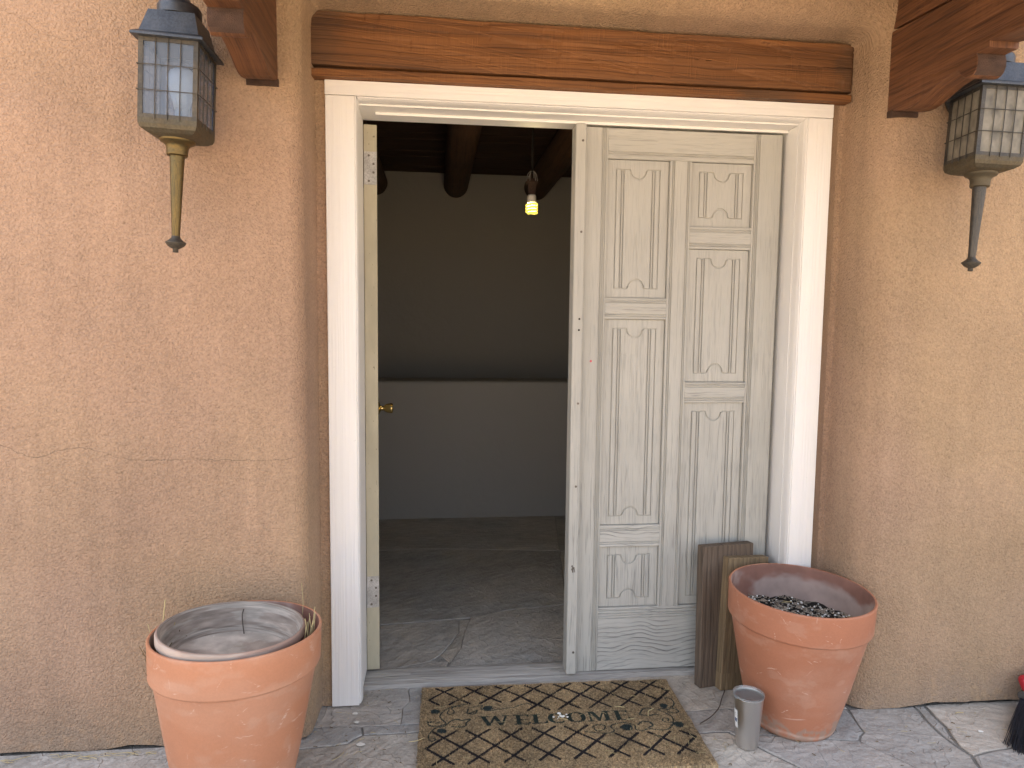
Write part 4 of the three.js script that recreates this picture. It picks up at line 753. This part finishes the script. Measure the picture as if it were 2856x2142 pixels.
// ------------------------------------------------------------------ two lumber offcuts leaning on the door
function board(label, p, turn, lean, roll, w, h, t, m, s) {
  const o = thing('lumber_board', label, 'board', p, 'lumber offcuts leaning by the door');
  o.rotation.set(-lean, turn, -roll, 'YXZ');
  const g = new RoundedBoxGeometry(w, h, t, 3, 0.004).translate(w / 2, h / 2, -t / 2);
  part('plank', uvBox(g, 'y', s, s * 0.7), m, o);
  return o;
}
board('dark weathered board, the taller one leaning against the door', [1.341, 0.001, -0.008], 0.2, 0.045, 0.020, 0.2225, 0.535, 0.038, M.board1, 0.3);
board('lighter brown shorter board leaning in front of the dark board', [1.411, 0.003, 0.018], 0.2, 0.062, 0.072, 0.180, 0.495, 0.037, M.board2, 1.1);

// ------------------------------------------------------------------ steel tumbler
{
  const o = thing('steel_tumbler', 'stainless steel tumbler with clear lid standing by the right pot', 'tumbler', [1.362, 0.002, 0.338]);
  part('cup', lathe([[0, 0], [0.031, 0], [0.0335, 0.002], [0.0345, 0.018], [0.0343, 0.0188], [0.0352, 0.0196], [0.0362, 0.03], [0.0455, 0.158], [0.0468, 0.1665], [0.0474, 0.1675], [0.0468, 0.1688], [0.0455, 0.1682], [0.044, 0.16], [0.034, 0.03], [0, 0.01]], 72), M.steel, o);
  const lid = part('lid', lathe([[0.0452, 0.160], [0.0474, 0.1690], [0.049, 0.1695], [0.0492, 0.1745], [0.0478, 0.1755], [0.0458, 0.1735], [0.0435, 0.166], [0.041, 0.1625], [0.0, 0.162]], 72), M.lid, o);
  part('lid_tab', new RoundedBoxGeometry(0.012, 0.005, 0.018, 2, 0.002).translate(-0.047, 0.171, 0.012), M.lid, lid);
  part('embossing', [box(-0.008, 0.008, 0.1622, 0.1626, 0.006, 0.0068), box(-0.008, 0.008, 0.1622, 0.1626, 0.0172, 0.018), box(-0.0088, -0.008, 0.1622, 0.1626, 0.006, 0.018), box(0.008, 0.0088, 0.1622, 0.1626, 0.006, 0.018)].map((g) => g.translate(0, 0, 0.004)), M.steelDull, lid);
  // sticker wrapped on the side that faces the mat
  const st = new THREE.CylinderGeometry(0.0447, 0.0402, 0.060, 16, 1, true, Math.PI * 1.46, 0.42).translate(0, 0.096, 0);
  const c = document.createElement('canvas'); c.width = 64; c.height = 128; const g = c.getContext('2d');
  g.fillStyle = '#e8e8e4'; g.fillRect(0, 0, 64, 128); g.fillStyle = '#31476f'; g.fillRect(12, 62, 40, 26); g.fillStyle = '#222'; g.beginPath(); g.arc(32, 34, 10, 0, 7); g.stroke();
  part('sticker', st, mat({ map: canvasTex(c), roughness: 0.5, side: THREE.DoubleSide }), o);
}

// ------------------------------------------------------------------ broom at the right edge
{
  const o = thing('broom', 'black bristle broom with a red head at the right edge', 'broom', [2.335, -0.004, 0.345]);
  const gs = [], top = (u, w) => V(0.085 + 0.13 * u, 0.066 + 0.012 * u, -0.085 + w * 0.03), m = [];
  for (let i = 0; i < 1500; i++) {
    const u = rnd(), w = rr(-0.5, 0.5), a = top(u, w), e = rnd() < 0.04 ? 0.03 : 0;
    const b = V(-0.125 + 0.37 * u + rr(-0.012, 0.012) - e, rr(0.001, 0.010) + e * 0.4, 0.095 + 0.028 * u + w * 0.06 + rr(-0.01, 0.01));
    const mid = a.clone().lerp(b, 0.5).add(V(rr(-0.006, 0.004) - 0.006 * (1 - u), rr(0, 0.008), 0.004));
    gs.push(tube([a, mid, b], 0.0008, 4, 3));
  }
  const br = part('bristle', gs, mat({ color: rgb(0.018, 0.02, 0.03), roughness: 0.55 }), o); br.userData.kind = 'stuff';
  part('ferrule', new RoundedBoxGeometry(0.17, 0.03, 0.046, 3, 0.012).rotateZ(0.09).rotateX(-0.5).translate(0.158, 0.076, -0.092), mat({ color: rgb(0.09, 0.09, 0.09), roughness: 0.6 }), o);
  part('head', new RoundedBoxGeometry(0.165, 0.06, 0.04, 4, 0.018).rotateZ(0.09).rotateX(-0.5).translate(0.166, 0.112, -0.104), phys({ color: rgb(0.46, 0.02, 0.035), roughness: 0.35 }), o);
  part('handle', cyl(V(0.17, 0.13, -0.108), V(0.42, 1.45, -0.13), 0.0115), mat({ color: rgb(0.07, 0.07, 0.075), roughness: 0.4 }), o);
  gs.length = 0;
}

// ------------------------------------------------------------------ litter
tag(part('twig', tube([V(1.427, 0.006, 0.02), V(1.39, 0.007, 0.077), V(1.36, 0.008, 0.127), V(1.309, 0.010, 0.183), V(1.247, 0.017, 0.234)], 0.0019, 24, 6), M.twig), 'curved dry twig lying from the mat towards the door boards', 'twig');
{
  const o = thing('straw_litter', 'scattered bits of straw on the mat and flagstones', 'litter', [0, 0, 0], null, 'stuff');
  const l = [], d = [];
  const bit = (x, z, y, len, a, w) => { const c = Math.cos(a), s = Math.sin(a), k = rr(-0.2, 0.2); return tube([V(x - c * len / 2, y, z - s * len / 2), V(x + k * len * -s, y + 0.002, z + k * len * c), V(x + c * len / 2, y + 0.001, z + s * len / 2)], w, 6, 4); };
  for (let i = 0; i < 70; i++) l.push(bit(rr(0.33, 1.21), rr(-0.06, 0.41), 0.018, rr(0.008, 0.035), rr(0, 3.14), rr(0.0005, 0.001)));
  for (let i = 0; i < 40; i++) { const r = rnd() < 0.5; l.push(bit(r ? rr(1.26, 2.3) : rr(-0.04, 0.3), r ? rr(0.2, 0.5) : rr(-0.1, 0.33), 0.004, rr(0.008, 0.03), rr(0, 3.14), rr(0.0004, 0.0009))); }
  for (let i = 0; i < 30; i++) { const x = rr(-0.95, -0.5); l.push(bit(x, 0.2 + rr(0, 0.02), 0.006, rr(0.02, 0.05), rr(-0.5, 0.5), rr(0.0005, 0.0011))); }
  for (let i = 0; i < 55; i++) { const r = rnd() < 0.5; d.push(bit(r ? rr(1.26, 2.3) : rr(-0.04, 0.3), r ? rr(0.19, 0.5) : rr(-0.1, 0.33), 0.003, rr(0.004, 0.016), rr(0, 3.14), rr(0.0006, 0.0014))); }
  l.push(bit(1.10, 0.158, 0.02, 0.05, -0.9, 0.0022), bit(1.0, 0.118, 0.02, 0.035, 0.25, 0.0016), bit(1.02, 0.19, 0.02, 0.03, -0.1, 0.0014), bit(0.06, 0.28, 0.005, 0.05, -0.9, 0.0011), bit(0.30, 0.24, 0.019, 0.05, -0.3, 0.0014), bit(2.19, 0.24, 0.006, 0.03, 0.02, 0.0016), bit(0.79, 0.17, 0.02, 0.035, 0.5, 0.0014));
  part('straw', l, M.straw, o).userData.kind = 'stuff'; part('crumb', d, M.strawDark, o).userData.kind = 'stuff';
}
for (const [x, z, y, w, label] of [[0.085, 0.045, 0.004, 0.016, 'white paint flake on the flagstone below the left door casing'], [0.096, 0.098, 0.004, 0.014, 'small white flake lying on the joint between flagstones'], [0.123, 0.225, 0.005, 0.021, 'curled white flake on the large flagstone left of the mat'], [1.096, 0.435, 0.006, 0.017, 'white flake at the front edge of the doormat'], [2.18, 0.345, 0.004, 0.014, 'white flake on the flagstone in front of the broom']]) {
  const g = new THREE.CircleGeometry(w / 2, 9, 0.3), p = g.attributes.position;
  for (let i = 1; i < p.count; i++) { const k = 0.65 + 0.6 * vn(i * 1.7 + x * 30, z * 20, 431); p.setXYZ(i, p.getX(i) * k * 1.3, p.getY(i) * k * 0.75, 0.003 * vn(i * 0.9, x * 9, 433)); }
  const u = extrude([...Array(9).keys()].map((i) => [p.getX(i + 1), p.getY(i + 1)]), 0.0012, 0.0004).rotateX(-Math.PI / 2 + 0.12).translate(x, y, z);
  tag(part('paint_flake', u, M.chip), label, 'flake', 'white flakes on the floor');
}
{
  const l = []; for (let i = 0; i < 16; i++) { const a = rr(0, 6.28), r = Math.abs(rr(-1, 1)) * 0.022; l.push(new THREE.IcosahedronGeometry(rr(0.0015, 0.005), 0).scale(1.3, 0.7, 1).translate(0.785 + Math.cos(a) * r * 1.2, 0.0205, 0.150 + Math.sin(a) * r)); }
  tag(part('bird_dropping', l, M.chip), 'crumbled white bits on the letters of the doormat', 'droppings', null, 'stuff');
}

renderer.render(scene, camera);
